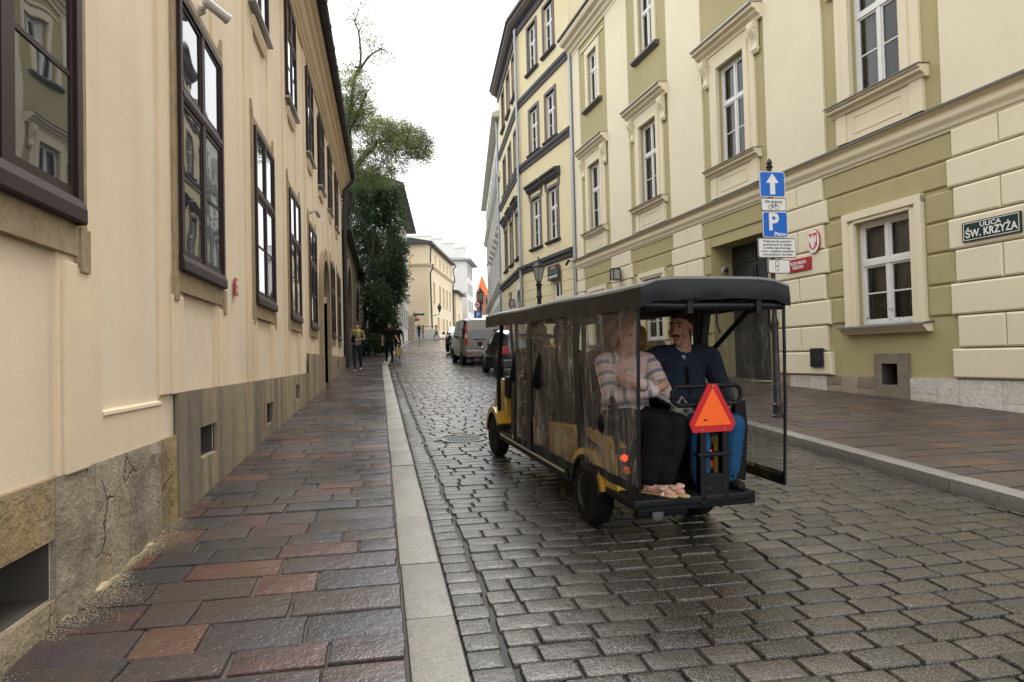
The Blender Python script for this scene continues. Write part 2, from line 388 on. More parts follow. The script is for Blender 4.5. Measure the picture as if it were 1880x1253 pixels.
# oval cast-iron cover among the setts
mh = thing('manhole_cover', 'small round dark cast iron cover sunk among the road setts', 'manhole cover', (1.02, 9.35, prof(9.35) + RD), (math.atan(.043), 0, 0))
mb = MB(); mb.lathe([(.30, -.06), (.30, .0), (.245, .0), (.245, -.05)], 28); mb.build('rim', M['zinc_dark'], mh)
mb = MB(); mb.lathe([(.24, -.06), (.24, -.006), (.0, -.004)], 28)
for i in range(-4, 5):
    for j in range(-4, 5):
        if (i * .047) ** 2 + (j * .047) ** 2 < .045: mb.box((i * .047 - .013, j * .047 - .013, -.006), (i * .047 + .013, j * .047 + .013, .002))
mb.build('lid', M['dark_metal'], mh)
# ring of rubble setts round the cover
rb = [(1.02 + .38 * math.cos(a), 9.35 + .44 * math.sin(a), prof(9.35 + .44 * math.sin(a)) + RD, rnd.uniform(.09, .16), rnd.uniform(.08, .12), .09, a, .043, 0) for a in [k * .45 for k in range(14)]]
for p_ in rb:
    o = link(bpy.data.objects.new('infill_sett', sv[0][0]), road); o.location = p_[:3]; o.scale = p_[3:6]; o.rotation_euler = (.043, 0, p_[6])
# --- left pavement slabs
sv = [piece_mesh('slab', M['slab'], 3, .014, bev=.010, seed=20 + k, dome=.25) for k in range(9)]
P = []; y = 1.3
while y < 52:
    rowp = rnd.uniform(.25, .34); x = -1.68 if y < 46 else -1.68 + (y - 46) * .13; end = kl(y) - .008; tl = math.atan(slope(y))
    x -= rnd.uniform(0, .12)
    while x < end - .08:
        wd = rnd.uniform(.26, .62); wd = end - x if end - x - wd < .2 else wd
        P.append((x + wd / 2, y, prof(y) + rnd.uniform(-.004, .005), wd - rnd.uniform(.008, .018), rowp - rnd.uniform(.008, .018), .06, rnd.uniform(-.012, .012), tl + rnd.uniform(-.008, .008), rnd.uniform(-.008, .008))); x += wd
    y += rowp
lay('slab', 'far_slabs', pave_l, P, sv, M['slab'])
# --- right pavement slabs
sv = [piece_mesh('slab', M['slab_r'], 2, .014, bev=.010, seed=50 + k, dome=.2) for k in range(7)]
P = []; y = 3.0
while y < 34:
    rowp = rnd.uniform(.24, .33); x = kr(y) + .22; end = 9.45 - .075 * (y - 10) - .06 if y < 28 else 8.0 - .15 * (y - 28); tl = math.atan(.043)
    while x < end - .08:
        wd = rnd.uniform(.3, .66); wd = end - x if end - x - wd < .22 else wd
        P.append((x + wd / 2, y, prof(y) + RS + rnd.uniform(-.004, .004), wd - rnd.uniform(.008, .016), rowp - rnd.uniform(.008, .016), .06, rnd.uniform(-.01, .01), tl, 0)); x += wd
    y += rowp
lay('slab', 'far_slabs', pave_r, P, sv, M['slab_r'])
# --- kerbs (each stone a part of its pavement)
def kerb(parent, fx, y0, y1, width, z_top, depth, seed):
    r = random.Random(seed); y = y0
    while y < y1:
        L = r.uniform(.8, 1.25); b = min(y + L, y1); xa, xb = fx(y), fx(b - .008)
        dz = r.uniform(-.004, .004); dx = r.uniform(-.004, .004)
        mb = MB(); vs = []
        for (x, yy) in ((xa, y), (xa + width, y), (xb + width, b - .008), (xb, b - .008)):
            vs.append((x + dx, yy, prof(yy) + z_top + dz - depth)); 
        for (x, yy) in ((xa, y), (xa + width, y), (xb + width, b - .008), (xb, b - .008)): vs.append((x + dx, yy, prof(yy) + z_top + dz))
        mb.add(vs, [(0, 3, 2, 1), (4, 5, 6, 7), (0, 1, 5, 4), (1, 2, 6, 5), (2, 3, 7, 6), (3, 0, 4, 7)])
        mb.build('kerb_stone', M['kerb'], parent, 40, .012); y = b
kerb(pave_l, kl, 1.2, 78, .24, .004, .2, 5)
kerb(pave_r, kr, 2.2, 78, .205, RS + .012, .25, 6)
# crumbled sand and plaster along the foot of the left wall
mb = MB(); r = random.Random(9); n = 130; rows = []; wk = 0.
for i in range(n + 1):
    y = 2.6 + i * .03; wk = wk * .7 + r.uniform(-1, 1) * .3; wd = .012 + .05 * max(0, math.sin((y - 3.0) / 3.2 * math.pi)) * (.75 + wk * 1.6); h = .006 + .010 * r.random()
    rows.append([(-1.70, y, prof(y) + h + .02), (-1.68 + wd * .45, y + r.uniform(-.01, .01), prof(y) + h), (-1.68 + wd, y, prof(y) - .004)])
for a, b in zip(rows, rows[1:]):
    for k in range(2): mb.quad(a[k], a[k + 1], b[k + 1], b[k])
for k in range(8000):
    y = r.gauss(4.7, .75); x = -1.665 + abs(r.gauss(0, .09)) * (1 + .6 * math.sin(y * 5)); s_ = r.uniform(.001, .004); z = prof(y) + .004
    mb.add([(x - s_, y, z), (x, y - s_, z), (x + s_, y + .3 * s_, z), (x, y + s_, z), (x, y, z + s_ * .8)], [(0, 1, 4), (1, 2, 4), (2, 3, 4), (3, 0, 4)])
tag(mb.build('sand_spill', M['sand']), 'crumbled yellow sand and plaster crumbs along the foot of the left wall', 'sand', kind='stuff')
# ------------------------------------------------------------------ left town house
R90 = math.pi / 2
def arch_fill(mb, c, w_, zs, zt, y, depth, ry=None, n=16, mi=0, out=-1):
    ry = zt - zs - .02 if ry is None else ry; yi = y - out * depth
    pts = [(c + w_ * math.cos(a), zs + ry * math.sin(a)) for a in [math.pi * k / n for k in range(n + 1)]]
    for (x0, z0), (x1, z1) in zip(pts, pts[1:]):
        mb.quad((x0, y, z0), (x0, y, zt), (x1, y, zt), (x1, y, z1), mi); mb.quad((x0, y, z0), (x1, y, z1), (x1, yi, z1), (x0, yi, z0), mi)
def rough_stone(name, parent, mat, s0, s1, z0, z1, y, amp, seed, nx=5, nz=5, back=.03, out=-1):
    r = random.Random(seed); vs = []; fs = []
    for j in range(nz + 1):
        for i in range(nx + 1):
            e = i in (0, nx) or j in (0, nz)
            vs.append((s0 + (s1 - s0) * i / nx + (0 if e else r.uniform(-.3, .3) * (s1 - s0) / nx), y + out * (0 if e else r.uniform(-.2, 1) * amp), z0 + (z1 - z0) * j / nz + (0 if e else r.uniform(-.3, .3) * (z1 - z0) / nz)))
    k = nx + 1
    for j in range(nz):
        for i in range(nx): fs.append((j * k + i, j * k + i + 1, (j + 1) * k + i + 1, (j + 1) * k + i))
    b = len(vs); yb = y - out * back
    cs = [(s0, yb, z0), (s1, yb, z0), (s1, yb, z1), (s0, yb, z1)]; vs += cs
    fs += [(0, b, b + 1, nx), (nx, b + 1, b + 2, nz * k + nx), (nz * k + nx, b + 2, b + 3, nz * k), (nz * k, b + 3, b, 0)]
    mb = MB(); mb.add(vs, fs); return mb.build(name, mat, parent, fix=True, smooth=28)

M['vent_stone'] = simple('shaded_vent_stone', (.07, .06, .05), .9)  # shade inside the vent openings is put into this dark colour
lb = thing('town_house', 'cream plastered two-storey town house with dark brown windows on the left', 'building', (-1.68, 0, 0), (0, 0, R90))
GW = [(3.3, 1.5), (6.65, 1.5), (9.98, 1.5), (13.22, 1.48), (16.42, 1.46), (22.5, 1.48), (25.32, 1.42)]
UW = [3.3, 6.55, 9.8, 13.05, 16.25, 19.2, 22.05, 24.9]
VENT = [(2.75, 3.82, .30, .60), (6.5, 7.1, .62, .9), (9.95, 10.52, .6, .9), (13.1, 13.6, .78, 1.05), (23.6, 24.1, 1.25, 1.5)]
mb = MB(); holes = VENT + [(18.55, 20.75, .3, 4.42)]
holes_wall(mb, -4, 28.6, -.3, 8.5, holes, 0, .4)
arch_fill(mb, 19.65, 1.1, 3.2, 4.42, 0, .45)
mb.quad((28.6, 0, 0), (28.6, 9, 0), (28.6, 9, 9), (28.6, 0, 9)); mb.quad((-4, 0, -.3), (-4, 0, 9), (-4, 9, 9), (-4, 9, -.3)); mb.quad((-4, 9, 0), (-4, 9, 9), (28.6, 9, 9), (28.6, 9, 0))
mb.build('wall', M['wall_left'], lb)
for a, b, c, d in VENT:
    q_ = MB(); Y0, Y1 = .002, .9
    for f_ in ([(a, Y0, c), (a, Y1, c), (a, Y1, d), (a, Y0, d)], [(b, Y0, c), (b, Y0, d), (b, Y1, d), (b, Y1, c)], [(a, Y0, d), (a, Y1, d), (b, Y1, d), (b, Y0, d)], [(a, Y0, c), (b, Y0, c), (b, Y1, c), (a, Y1, c)], [(a, Y1, c), (b, Y1, c), (b, Y1, d), (a, Y1, d)]): q_.quad(*[(x_ + (.004 if x_ == a else -.004), y_, z_ + (.004 if z_ == c else -.004)) for x_, y_, z_ in f_])
    q_.build('vent_recess', M['vent_stone'], lb)
# raised plaster strips and the panels between them
mb_ = None
PT = lambda s_: .90 if s_ < 5.5 else (1.235 if s_ < 15.0 else 1.655)
for c, wd in GW:
    for a, b in ((c - 1.12, c - .57), (c + .57, c + 1.12)):
        q_ = MB(); q_.box((a, .01, PT(a)), (b, -.028, 8.36)); q_.build('pilaster_strip', M['wall_left_trim'], lb, bev=.008)
    q_ = MB(); q_.box((c - .9, -.02, PT(c)), (c - .62, -.048, 2.02)); q_.build('pilaster_strip', M['wall_left_trim'], lb, bev=.008)
    q_ = MB(); q_.box((c + .62, -.02, PT(c)), (c + .9, -.048, 2.02)); q_.build('pilaster_strip', M['wall_left_trim'], lb, bev=.008)
for c in (1.6, 4.97):
    q_ = MB(); q_.sweep([(.0, .88), (-.022, .88), (-.022, 1.16), (-.032, 1.17), (-.03, 1.19), (0, 1.2)], c - .54, c + .52); q_.build('panel_apron', M['wall_left_trim'], lb)
def brown_window(parent, c, wd, z0, z1, tr, mu, sill=.13):
    h = wd / 2; mb = MB(); f = .065
    mb.box((c - h, .0, z0), (c - h + f, -.05, z1)); mb.box((c + h - f, .0, z0), (c + h, -.05, z1))
    mb.box((c - h + f, .0, z1 - f), (c + h - f, -.049, z1))
    mb.sweep([(0, z0), (-.058, z0), (-.064, z0 + .012), (-.064, z0 + .08), (-.048, z0 + sill), (0, z0 + sill)], c - h - .012, c + h + .012)
    mb.box((c - .045, .0, z0 + sill), (c + .045, -.044, z1 - f))
    zt = z0 + (z1 - z0) * tr
    mb.sweep([(0, zt - .045), (-.044, zt - .045), (-.056, zt - .01), (-.056, zt + .015), (-.044, zt + .045), (0, zt + .045)], c - h + f, c + h - f)
    rows = [(z0 + sill, zt - .045, mu), (zt + .045, z1 - f, 1)]
    wf = mb.build('window', M['brown_wood'], parent)
    sash = MB(); 
    for x0, x1 in ((c - h + f, c - .045), (c + .045, c + h - f)):
        for a, b, n in rows:
            g = .042
            sash.box((x0, 0, a), (x0 + g, -.034, b)); sash.box((x1 - g, 0, a), (x1, -.034, b)); sash.box((x0 + g, 0, a), (x1 - g, -.033, a + g * 1.3)); sash.box((x0 + g, 0, b - g), (x1 - g, -.033, b))
            zs = [a + g * 1.3 + (b - g - a - g * 1.3) * k / n for k in range(n + 1)]
            for k in range(n):
                if k: sash.box((x0 + g, 0, zs[k] - .014), (x1 - g, -.031, zs[k] + .014))
                p0, p1 = zs[k], zs[k + 1]; tx, tz = random.uniform(-.003, .003), random.uniform(-.002, .002)
                pn = MB(); pn.add([(x0 + g, -.024 + tx, p0), (x1 - g, -.024 - tx, p0), (x1 - g, -.024 - tx + tz, p1), (x0 + g, -.024 + tx + tz, p1), (x0 + g, -.016 + tx, p0), (x1 - g, -.016 - tx, p0), (x1 - g, -.016 - tx + tz, p1), (x0 + g, -.016 + tx + tz, p1)],
                                  [(0, 1, 2, 3), (7, 6, 5, 4), (0, 4, 5, 1), (1, 5, 6, 2), (2, 6, 7, 3), (3, 7, 4, 0)])
                pn.build('pane', M['glass'], wf)
    sash.build('sash', M['brown_wood'], wf); wf.location = (0, -.032, 0)
    return wf
for c, wd in GW:
    brown_window(lb, c, wd, 2.23, 4.56, .63, 2)
    q_ = MB(); h = wd / 2
    q_.box((c - h - .12, .02, 2.0), (c - h, -.05, 4.68)); q_.box((c + h, .02, 2.0), (c + h + .12, -.05, 4.68)); q_.box((c - h, .02, 4.56), (c + h, -.05, 4.68))
    q_.box((c - h, .02, 2.06), (c + h, -.05, 2.23))
    for s_ in (-1, 1): q_.box((c + s_ * (h + .02), .02, 1.98), (c + s_ * (h + .14), -.06, 2.22)); q_.poly([(c + s_ * (h - .02), 4.69), (c + s_ * (h + .13), 4.69), (c + s_ * (h + .13), 4.86), (c + s_ * (h + .09), 4.86)], lambda u, v, d: (u, d, v), .02, -.05)
    q_.build('window_surround', M['sandstone_trim'], lb)
for c in UW:
    brown_window(lb, c, 1.3, 6.17, 8.08, .63, 2, .08)
    q_ = MB(); q_.sweep([(0, 6.12), (-.13, 6.13), (-.13, 6.15), (0, 6.168)], c - .7, c + .7); q_.build('window_sill', M['zinc'], lb)
    q_ = MB(); q_.sweep([(0, 5.9), (-.04, 5.9), (-.07, 6.0), (-.07, 6.05), (0, 6.06)], c - .5, c + .5); q_.build('window_apron', M['wall_left_trim'], lb)
# stone plinth following the climbing pavement
r = random.Random(4)
def plinth_run(s0, s1, top, y, mat, wmin, wmax, amp):
    s = s0
    while s < s1 - .01:
        w_ = min(r.uniform(wmin, wmax), s1 - s); w_ = s1 - s if s1 - s - w_ < .2 else w_
        for v in VENT:                                   # break at vents
            if s < v[0] < s + w_ and v[0] - s > .05: w_ = v[0] - s
            elif abs(s - v[0]) < .02: w_ = v[1] - v[0]
        v = next((v for v in VENT if abs(s - v[0]) < .02), None); g = prof(s) - .1
        sg = r.randrange(9999)
        if v:
            rough_stone('plinth_stone', lb, mat, s, s + w_ - .006, v[3], top, y, amp, sg, 5, 3); rough_stone('plinth_stone', lb, mat, s, s + w_ - .006, g, v[2], y, amp, sg + 1, 5, 3)
        else: rough_stone('plinth_stone', lb, mat, s, s + w_ - .006, g, top, y, amp, sg, 6, 9)
        s += w_
plinth_run(1.0, 5.86, .905, -.03, M['plinth'], .42, .7, .03)
plinth_run(5.86, 15.2, 1.24, -.045, M['plinth_b'], .5, .95, .006)
plinth_run(15.2, 18.2, 1.66, -.075, M['plinth_b'], .5, .95, .006)
plinth_run(21.1, 28.6, 1.66, -.075, M['plinth_b'], .5, .95, .006)
# arched stone doorway
q_ = MB(); n = 20; c, w_ = 19.65, 1.1
arch = [(c - w_, .3), (c - w_, 3.2)] + [(c + w_ * math.cos(a), 3.2 + 1.1 * math.sin(a)) for a in [math.pi * (1 - k / n) for k in range(1, n)]] + [(c + w_, 3.2), (c + w_, .3)]
outer = [(c - w_ - .34, .3), (c - w_ - .34, 3.2)] + [(c + (w_ + .34) * math.cos(a), 3.2 + 1.42 * math.sin(a)) for a in [math.pi * (1 - k / n) for k in range(1, n)]] + [(c + w_ + .34, 3.2), (c + w_ + .34, .3)]
for k in range(len(arch) - 1):
    a0, a1, o0, o1 = arch[k], arch[k + 1], outer[k], outer[k + 1]; Y0, Y1 = -.1, .3
    q_.quad((a0[0], Y0, a0[1]), (a1[0], Y0, a1[1]), (o1[0], Y0, o1[1]), (o0[0], Y0, o0[1])); q_.quad((o0[0], Y0, o0[1]), (o1[0], Y0, o1[1]), (o1[0], 0.01, o1[1]), (o0[0], .01, o0[1])); q_.quad((a0[0], Y0, a0[1]), (a0[0], Y1, a0[1]), (a1[0], Y1, a1[1]), (a1[0], Y0, a1[1]))
q_.build('stone_portal', M['sandstone_trim'], lb, fix=True)
dr = MB(); dr.box((c - 1.15, .36, .5), (c + 1.15, .44, 4.4)); dr = dr.build('door', M['brown_wood'], lb)
for k in range(8): q_ = MB(); q_.box((c - 1.08 + k * .27, .31, .6), (c - .83 + k * .27, .36, 3.1)); q_.build('board', M['brown_wood'], dr, bev=.01)
q_ = MB(); q_.box((c - 1.1, .28, 3.12), (c + 1.1, .36, 3.28)); q_.build('transom_bar', M['brown_wood'], dr)
# cornice, gutter, roof, downpipe
cor = [(.05, 8.34), (-.05, 8.34), (-.05, 8.42), (-.09, 8.45), (-.09, 8.5), (-.15, 8.56), (-.2, 8.66), (-.2, 8.7), (-.26, 8.74), (-.29, 8.84), (-.29, 8.87), (-.36, 8.9), (-.40, 8.98), (-.40, 9.02), (.05, 9.02)]
q_ = MB(); q_.sweep(cor, -4, 28.75); q_.build('cornice', M['wall_left_trim'], lb, fix=True)
rf = MB(); rf.sweep([(-.5, 9.04), (-.5, 9.08), (4.5, 11.9), (9.3, 9.3), (9.3, 9.04)], -4, 28.9); rf = rf.build('roof', M['roof_dark'], lb, fix=True)
q_ = MB(); q_.tube([(-4, -.53, 9.05), (28.85, -.53, 9.05)], .085, 10); s_ = -3.
while s_ < 28.8: q_.tube([(s_, -.53, 9.05), (s_ + .03, -.53, 9.05)], .1, 10); s_ += 1.1
q_.build('gutter', M['gutter'], rf, smooth=40)
dp = MB(); dp.tube([(28.5, -.5, 8.98), (28.5, -.46, 8.8), (28.5, -.14, 8.45), (28.5, -.13, 8.2), (28.5, -.13, 3.2), (28.5, -.13, 1.3)], .075, 10)
for z in (2.2, 4, 6, 8): dp.tube([(28.5, -.13, z), (28.5, -.13, z + .06)], .095, 10)
dp.tube([(28.5, -.13, 1.22), (28.5, -.13, 2.3)], .1, 10); dp.build('downpipe', M['gutter'], lb, smooth=40)

def on_left(y, z, o=0.): return (-1.68 + o, y, z)
def cctv(loc, rot, label, hood=False):
    t = thing('security_camera', label, 'camera', loc, (0, 0, rot), 'wall cameras on the buildings')
    q_ = MB(); q_.lathe([(.05, 0), (.05, .03), (.03, .05)], 12, ax='y', M=Matrix.Rotation(math.pi, 4, 'Z')); q_.tube([(0, -.03, 0), (0, -.12, .0), (.03, -.17, -.02)], .018, 8); q_.build('bracket', M['camera_white'], t, smooth=40)
    q_ = MB(); D = Matrix.Translation((.0, -.17, -.0)) @ Matrix.Rotation(.35, 4, 'Y'); q_.lathe([(.035, -.06), (.045, -.05), (.045, .17), (.05, .175), (.05, .2), (.036, .2), (.03, .19)], 14, ax='x', M=D); b = q_.build('housing', M['camera_white'], t, smooth=40)
    q_ = MB(); q_.lathe([(.034, .19), (.034, .203)], 12, ax='x', M=D); q_.build('lens', M['dark_metal'], b)
    return t
M['camera_white'] = simple('camera_casing', (.5, .48, .45), .4)
M['red_sign'] = simple('red_enamel', (.42, .02, .03), .3)
M['enamel_white'] = flat('white_enamel', (.8, .79, .76), .3)
cctv(on_left(6.85, 4.84), R90 - .8, 'bullet camera on the left wall over the second brown window, at the top edge')
cctv(on_left(16.3, 4.95), R90 - .2, 'small pale camera bracketed above the last ground window before the arched door')
t = thing('wall_plaque', 'narrow red plaque with white symbol between the left house windows', 'plaque', on_left(8.14, 2.23), (0, 0, R90))
q_ = MB(); q_.box((-.07, -.02, 0), (.07, -.04, .2)); q_.build('plate', M['red_sign'], t, bev=.004)
q_ = MB(); q_.box((-.03, -.0405, .12), (.03, -.0425, .17)); q_.box((-.04, -.0405, .05), (.04, -.0425, .065)); q_.box((-.04, -.0405, .08), (.03, -.0425, .092)); q_.build('lettering', M['enamel_white'], t)

# ------------------------------------------------------------------ old wall with blind arches, after the left house
aw = thing('arcaded_wall', 'brown old stone wall with tall blind arches behind the pedestrians', 'wall', (-1.62, 28.9, 0), (0, 0, R90))
mb = MB(); A = [(3.6, 2.4), (12.2, 2.3), (19.5, 2.3)]; top = lambda s: 7.0
hl = [(c - h, c + h, 1.0, 5.9) for c, h in A]
holes_wall(mb, 0, 26, .8, 7.0, hl, 0, .6)
for c, h in A: arch_fill(mb, c, h, 3.6, 5.9, 0, .6)
mb.box((0, .62, .8), (26, 1.0, 7.0)); mb.build('wall', M['arch_stone'], aw)
for c, h in A:
    q_ = MB(); n = 18
    for k in range(n):
        a0, a1 = math.pi * k / n + .01, math.pi * (k + 1) / n - .01
        pts = [(c + rr * math.cos(a), 3.6 + rr * .955 * math.sin(a)) for rr, a in ((h, a0), (h + .38, a0), (h + .38, a1), (h, a1))]
        q_.poly(pts, lambda u, v, d: (u, d, v), .02, -.05)
    q_.box((c - h - .38, .02, 1.0), (c - h, -.05, 3.6)); q_.box((c + h, .02, 1.0), (c + h + .38, -.05, 3.6)); q_.build('arch_surround', M['stone_grey'], aw, fix=True)
    g_ = MB(); g_.box((c - h, .55, 1.2), (c + h, .6, 5.9)); g_ = g_.build('blind_panel', M['arch_stone'], aw)
    q_ = MB(); q_.box((c - h, .3, 3.1), (c + h, .56, 3.3)); q_.build('string_course', M['stone_grey'], aw)
q_ = MB(); q_.sweep([(-.3, 6.95), (-.3, 7.02), (.5, 7.5), (1.3, 7.02), (1.3, 6.95)], 0, 26); q_.build('coping', M['roof_dark'], aw, fix=True)
# ------------------------------------------------------------------ trees: trunk, limbs and leaf-sized faces
def leaf_mat(name, stops):
    q = NT(name); a = q.n('Attribute'); a.attribute_name = 'rnd'
    c = q.ramp(a.outputs['Fac'], stops); q.l(c, q.b.inputs['Base Color']); q.b.inputs['Roughness'].default_value = .55; q.b.inputs['Specular IOR Level'].default_value = .3
    tr = q.n('BsdfTranslucent'); q.l(q.mix(1., c, (1.0, 1.0, .6), 'MULTIPLY'), tr.inputs[0]); ms = q.n('MixShader'); ms.inputs[0].default_value = .4
    q.l(q.b.outputs[0], ms.inputs[1]); q.l(tr.outputs[0], ms.inputs[2]); q.l(ms.outputs[0], q.out.inputs['Surface']); return q.mat
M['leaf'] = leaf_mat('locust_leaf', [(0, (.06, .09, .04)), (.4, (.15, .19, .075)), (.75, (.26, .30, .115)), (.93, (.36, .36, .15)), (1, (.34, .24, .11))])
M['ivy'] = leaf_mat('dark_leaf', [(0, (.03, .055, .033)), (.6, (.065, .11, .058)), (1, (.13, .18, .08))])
M['bark'] = stone('dark_bark', [(0, (.03, .026, .022)), (1, (.075, .062, .05))], 6, .9, .8, per=False, bscale=12)
def leaves(name, parent, mat, lumps, dens, seed, droop=.7, ln=(.10, .2), wdt=.3, twig=9):
    """lumps: (x, y, z, rx, ry, rz, n_sprays). Each spray is a hanging twig carrying small pointed leaves"""
    r = np.random.default_rng(seed); V = []; F = []; R = []
    for (x, y, z, rx, ry, rz, n) in lumps:
        tone = r.uniform(-.15, .15)
        for _ in range(int(n * dens)):
            d = r.normal(size=3); d /= np.linalg.norm(d); rad = r.uniform(.25, 1.) ** .55
            p = np.array([x, y, z]) + d * rad * np.array([rx, ry, rz])
            dr = d * np.array([1, 1, .3]) + r.normal(size=3) * .5; dr[2] -= droop * r.uniform(.4, 1.4); dr /= np.linalg.norm(dr)
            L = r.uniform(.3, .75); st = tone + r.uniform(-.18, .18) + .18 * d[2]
            for k in range(twig):
                q = p + dr * L * k / twig + r.normal(size=3) * .05
                a = dr + r.normal(size=3) * .65; a /= np.linalg.norm(a); b = np.cross(a, r.normal(size=3)); b /= np.linalg.norm(b)
                l_ = r.uniform(*ln); w_ = l_ * wdt; o = len(V)
                V += [tuple(q), tuple(q + a * l_ * .5 + b * w_ * .5), tuple(q + a * l_), tuple(q + a * l_ * .5 - b * w_ * .5)]; F.append((o, o + 1, o + 2, o + 3))
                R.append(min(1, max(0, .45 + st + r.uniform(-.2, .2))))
    me = bpy.data.meshes.new(name); me.from_pydata(V, [], F); me.materials.append(mat)
    at = me.attributes.new('rnd', 'FLOAT', 'FACE'); at.data.foreach_set('value', R); me.update()
    return link(bpy.data.objects.new(name, me), parent)
def limb(mb, pts, r0, r1, seed, kids=0):
    r = random.Random(seed); P = []
    for a, b in zip(pts, pts[1:]):
        a, b = Vector(a), Vector(b); n = max(2, int((b - a).length / .5))
        for k in range(n): P.append(a.lerp(b, k / n) + Vector([r.gauss(0, .05) for _ in range(3)]))
    P.append(Vector(pts[-1])); n = len(P)
    mb.tube(P, [r0 + (r1 - r0) * k / (n - 1) for k in range(n)], 7)
    for k in range(kids):
        i = r.randrange(n // 3, n); d = Vector((r.gauss(0, 1), r.gauss(0, 1), r.gauss(.5, .8))).normalized(); L = r.uniform(.7, 1.9)
        q = [P[i]]
        for j in range(4): d = (d + Vector((r.gauss(0, .3), r.gauss(0, .3), r.gauss(0, .3)))).normalized(); q.append(q[-1] + d * L / 4)
        rr = (r0 + (r1 - r0) * i / n) * .45; mb.tube(q, [rr, rr * .8, rr * .6, rr * .4, rr * .2], 5)
    return P
tr = thing('tree', 'tall feathery green tree leaning over the street behind the left house', 'tree', (-3.6, 38.5, prof(38)))
g0 = prof(38)
def W(x, y, Y):      # position of a crown clump seen at this place of the view, at distance Y
    dx, dy = (x - IW / 2) / FPX, (IH / 2 - y) / FPX; d = _fw + CR * dx + CU * dy
    return CAM + d * (Y / d.y)
o3 = Vector((-3.6, 38.5, g0))
def rel(v): return tuple(Vector(v) - o3)
mb = MB(); A_ = W(640, 318, 37.5); B_ = W(672, 285, 36.5); C_ = W(700, 258, 36); D_ = W(745, 262, 35.5)
limb(mb, [(0, 0, -.3), (.1, -.1, 3.4), rel(W(632, 420, 38.2)), rel(A_)], .34, .24, 1, 4)
limb(mb, [rel(A_), rel(B_), rel(C_), rel(D_), rel(W(780, 275, 35.2))], .2, .03, 2, 14)
limb(mb, [rel(A_), rel(W(640, 230, 37.5)), rel(W(652, 140, 37.3)), rel(W(661, 118, 37.2)), rel(W(662, 80, 37)), rel(W(655, 40, 37)), rel(W(662, 5, 37))], .17, .02, 3, 16)
limb(mb, [rel(W(655, 138, 37.3)), rel(W(672, 108, 37)), rel(W(700, 90, 36.6)), rel(W(712, 96, 36.4))], .08, .015, 4, 6)
limb(mb, [rel(W(640, 250, 37.5)), rel(W(675, 168, 37)), rel(W(682, 160, 37))], .09, .02, 5, 4)
mb.build('trunk', M['bark'], tr, smooth=60)
LUMP = [(658, 22, 26, 24, .16), (676, 62, 22, 18, .09), (690, 84, 26, 20, .13), (706, 104, 14, 14, .07), (668, 112, 16, 22, .08), (640, 138, 18, 18, .22), (664, 150, 20, 18, .2),
        (636, 168, 28, 20, .4), (655, 190, 30, 20, .55), (640, 215, 28, 20, .55), (672, 218, 28, 18, .55), (700, 235, 28, 16, .5), (730, 238, 28, 20, .6), (755, 250, 26, 20, .55), (772, 268, 20, 20, .42), (782, 286, 12, 14, .14),
        (740, 270, 26, 16, .45), (712, 262, 22, 14, .3), (690, 285, 26, 18, .35), (660, 262, 26, 20, .4), (640, 300, 24, 26, .5), (665, 318, 28, 20, .5), (700, 318, 24, 18, .4), (728, 300, 18, 12, .2)]
k_ = 37 / FPX
LL = []; rg = random.Random(5)
for x, y, rx, ry, n in LUMP:
    c = Vector(rel(W(x, y, 36.8 + rg.uniform(-1.0, 1.2)))); LL.append((c.x, c.y, c.z, rx * k_, 1.1, ry * k_, n * 800))
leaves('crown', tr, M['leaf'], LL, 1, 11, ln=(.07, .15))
iv = thing('hanging_greenery', 'dark green curtain of leaves hanging over the arcaded wall', 'shrub', (-1.0, 42, prof(42)))
o3 = Vector((-1.0, 42, prof(42)))
LUMP = [(648, 350, 26, 26, .5), (682, 345, 30, 20, .6), (712, 350, 20, 18, .4), (655, 395, 26, 26, .6), (690, 385, 28, 26, .8), (722, 400, 16, 30, .5), (665, 440, 26, 26, .7), (700, 440, 30, 28, .9), (728, 455, 14, 28, .5), (680, 490, 24, 28, .8),
        (710, 495, 26, 28, .9), (733, 505, 10, 24, .4), (690, 540, 22, 26, .8), (718, 535, 18, 24, .6), (700, 575, 22, 22, .8), (690, 608, 17, 22, .8), (712, 600, 15, 18, .5), (680, 628, 14, 16, .5), (704, 628, 10, 12, .35)]
LL = []
for x, y, rx, ry, n in LUMP:
    Y = 42.5 + rg.uniform(-1.2, 1.2); c = Vector(rel(W(x, y, Y))); LL.append((c.x, c.y, c.z, rx * Y / FPX, .8, ry * Y / FPX, n * 470))
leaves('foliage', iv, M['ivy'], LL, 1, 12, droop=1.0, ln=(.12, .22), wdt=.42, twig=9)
mb = MB()
limb(mb, [(-.5, 1.2, -.2), (-.2, .6, 2.5), (.1, .2, 5.0), (.5, .1, 8.2)], .16, .04, 8, 10); limb(mb, [(-.1, .5, 1.2), (.4, .3, 3.5), (1.2, .2, 6.5)], .09, .02, 9, 8)
mb.build('stem', M['bark'], iv, smooth=60)
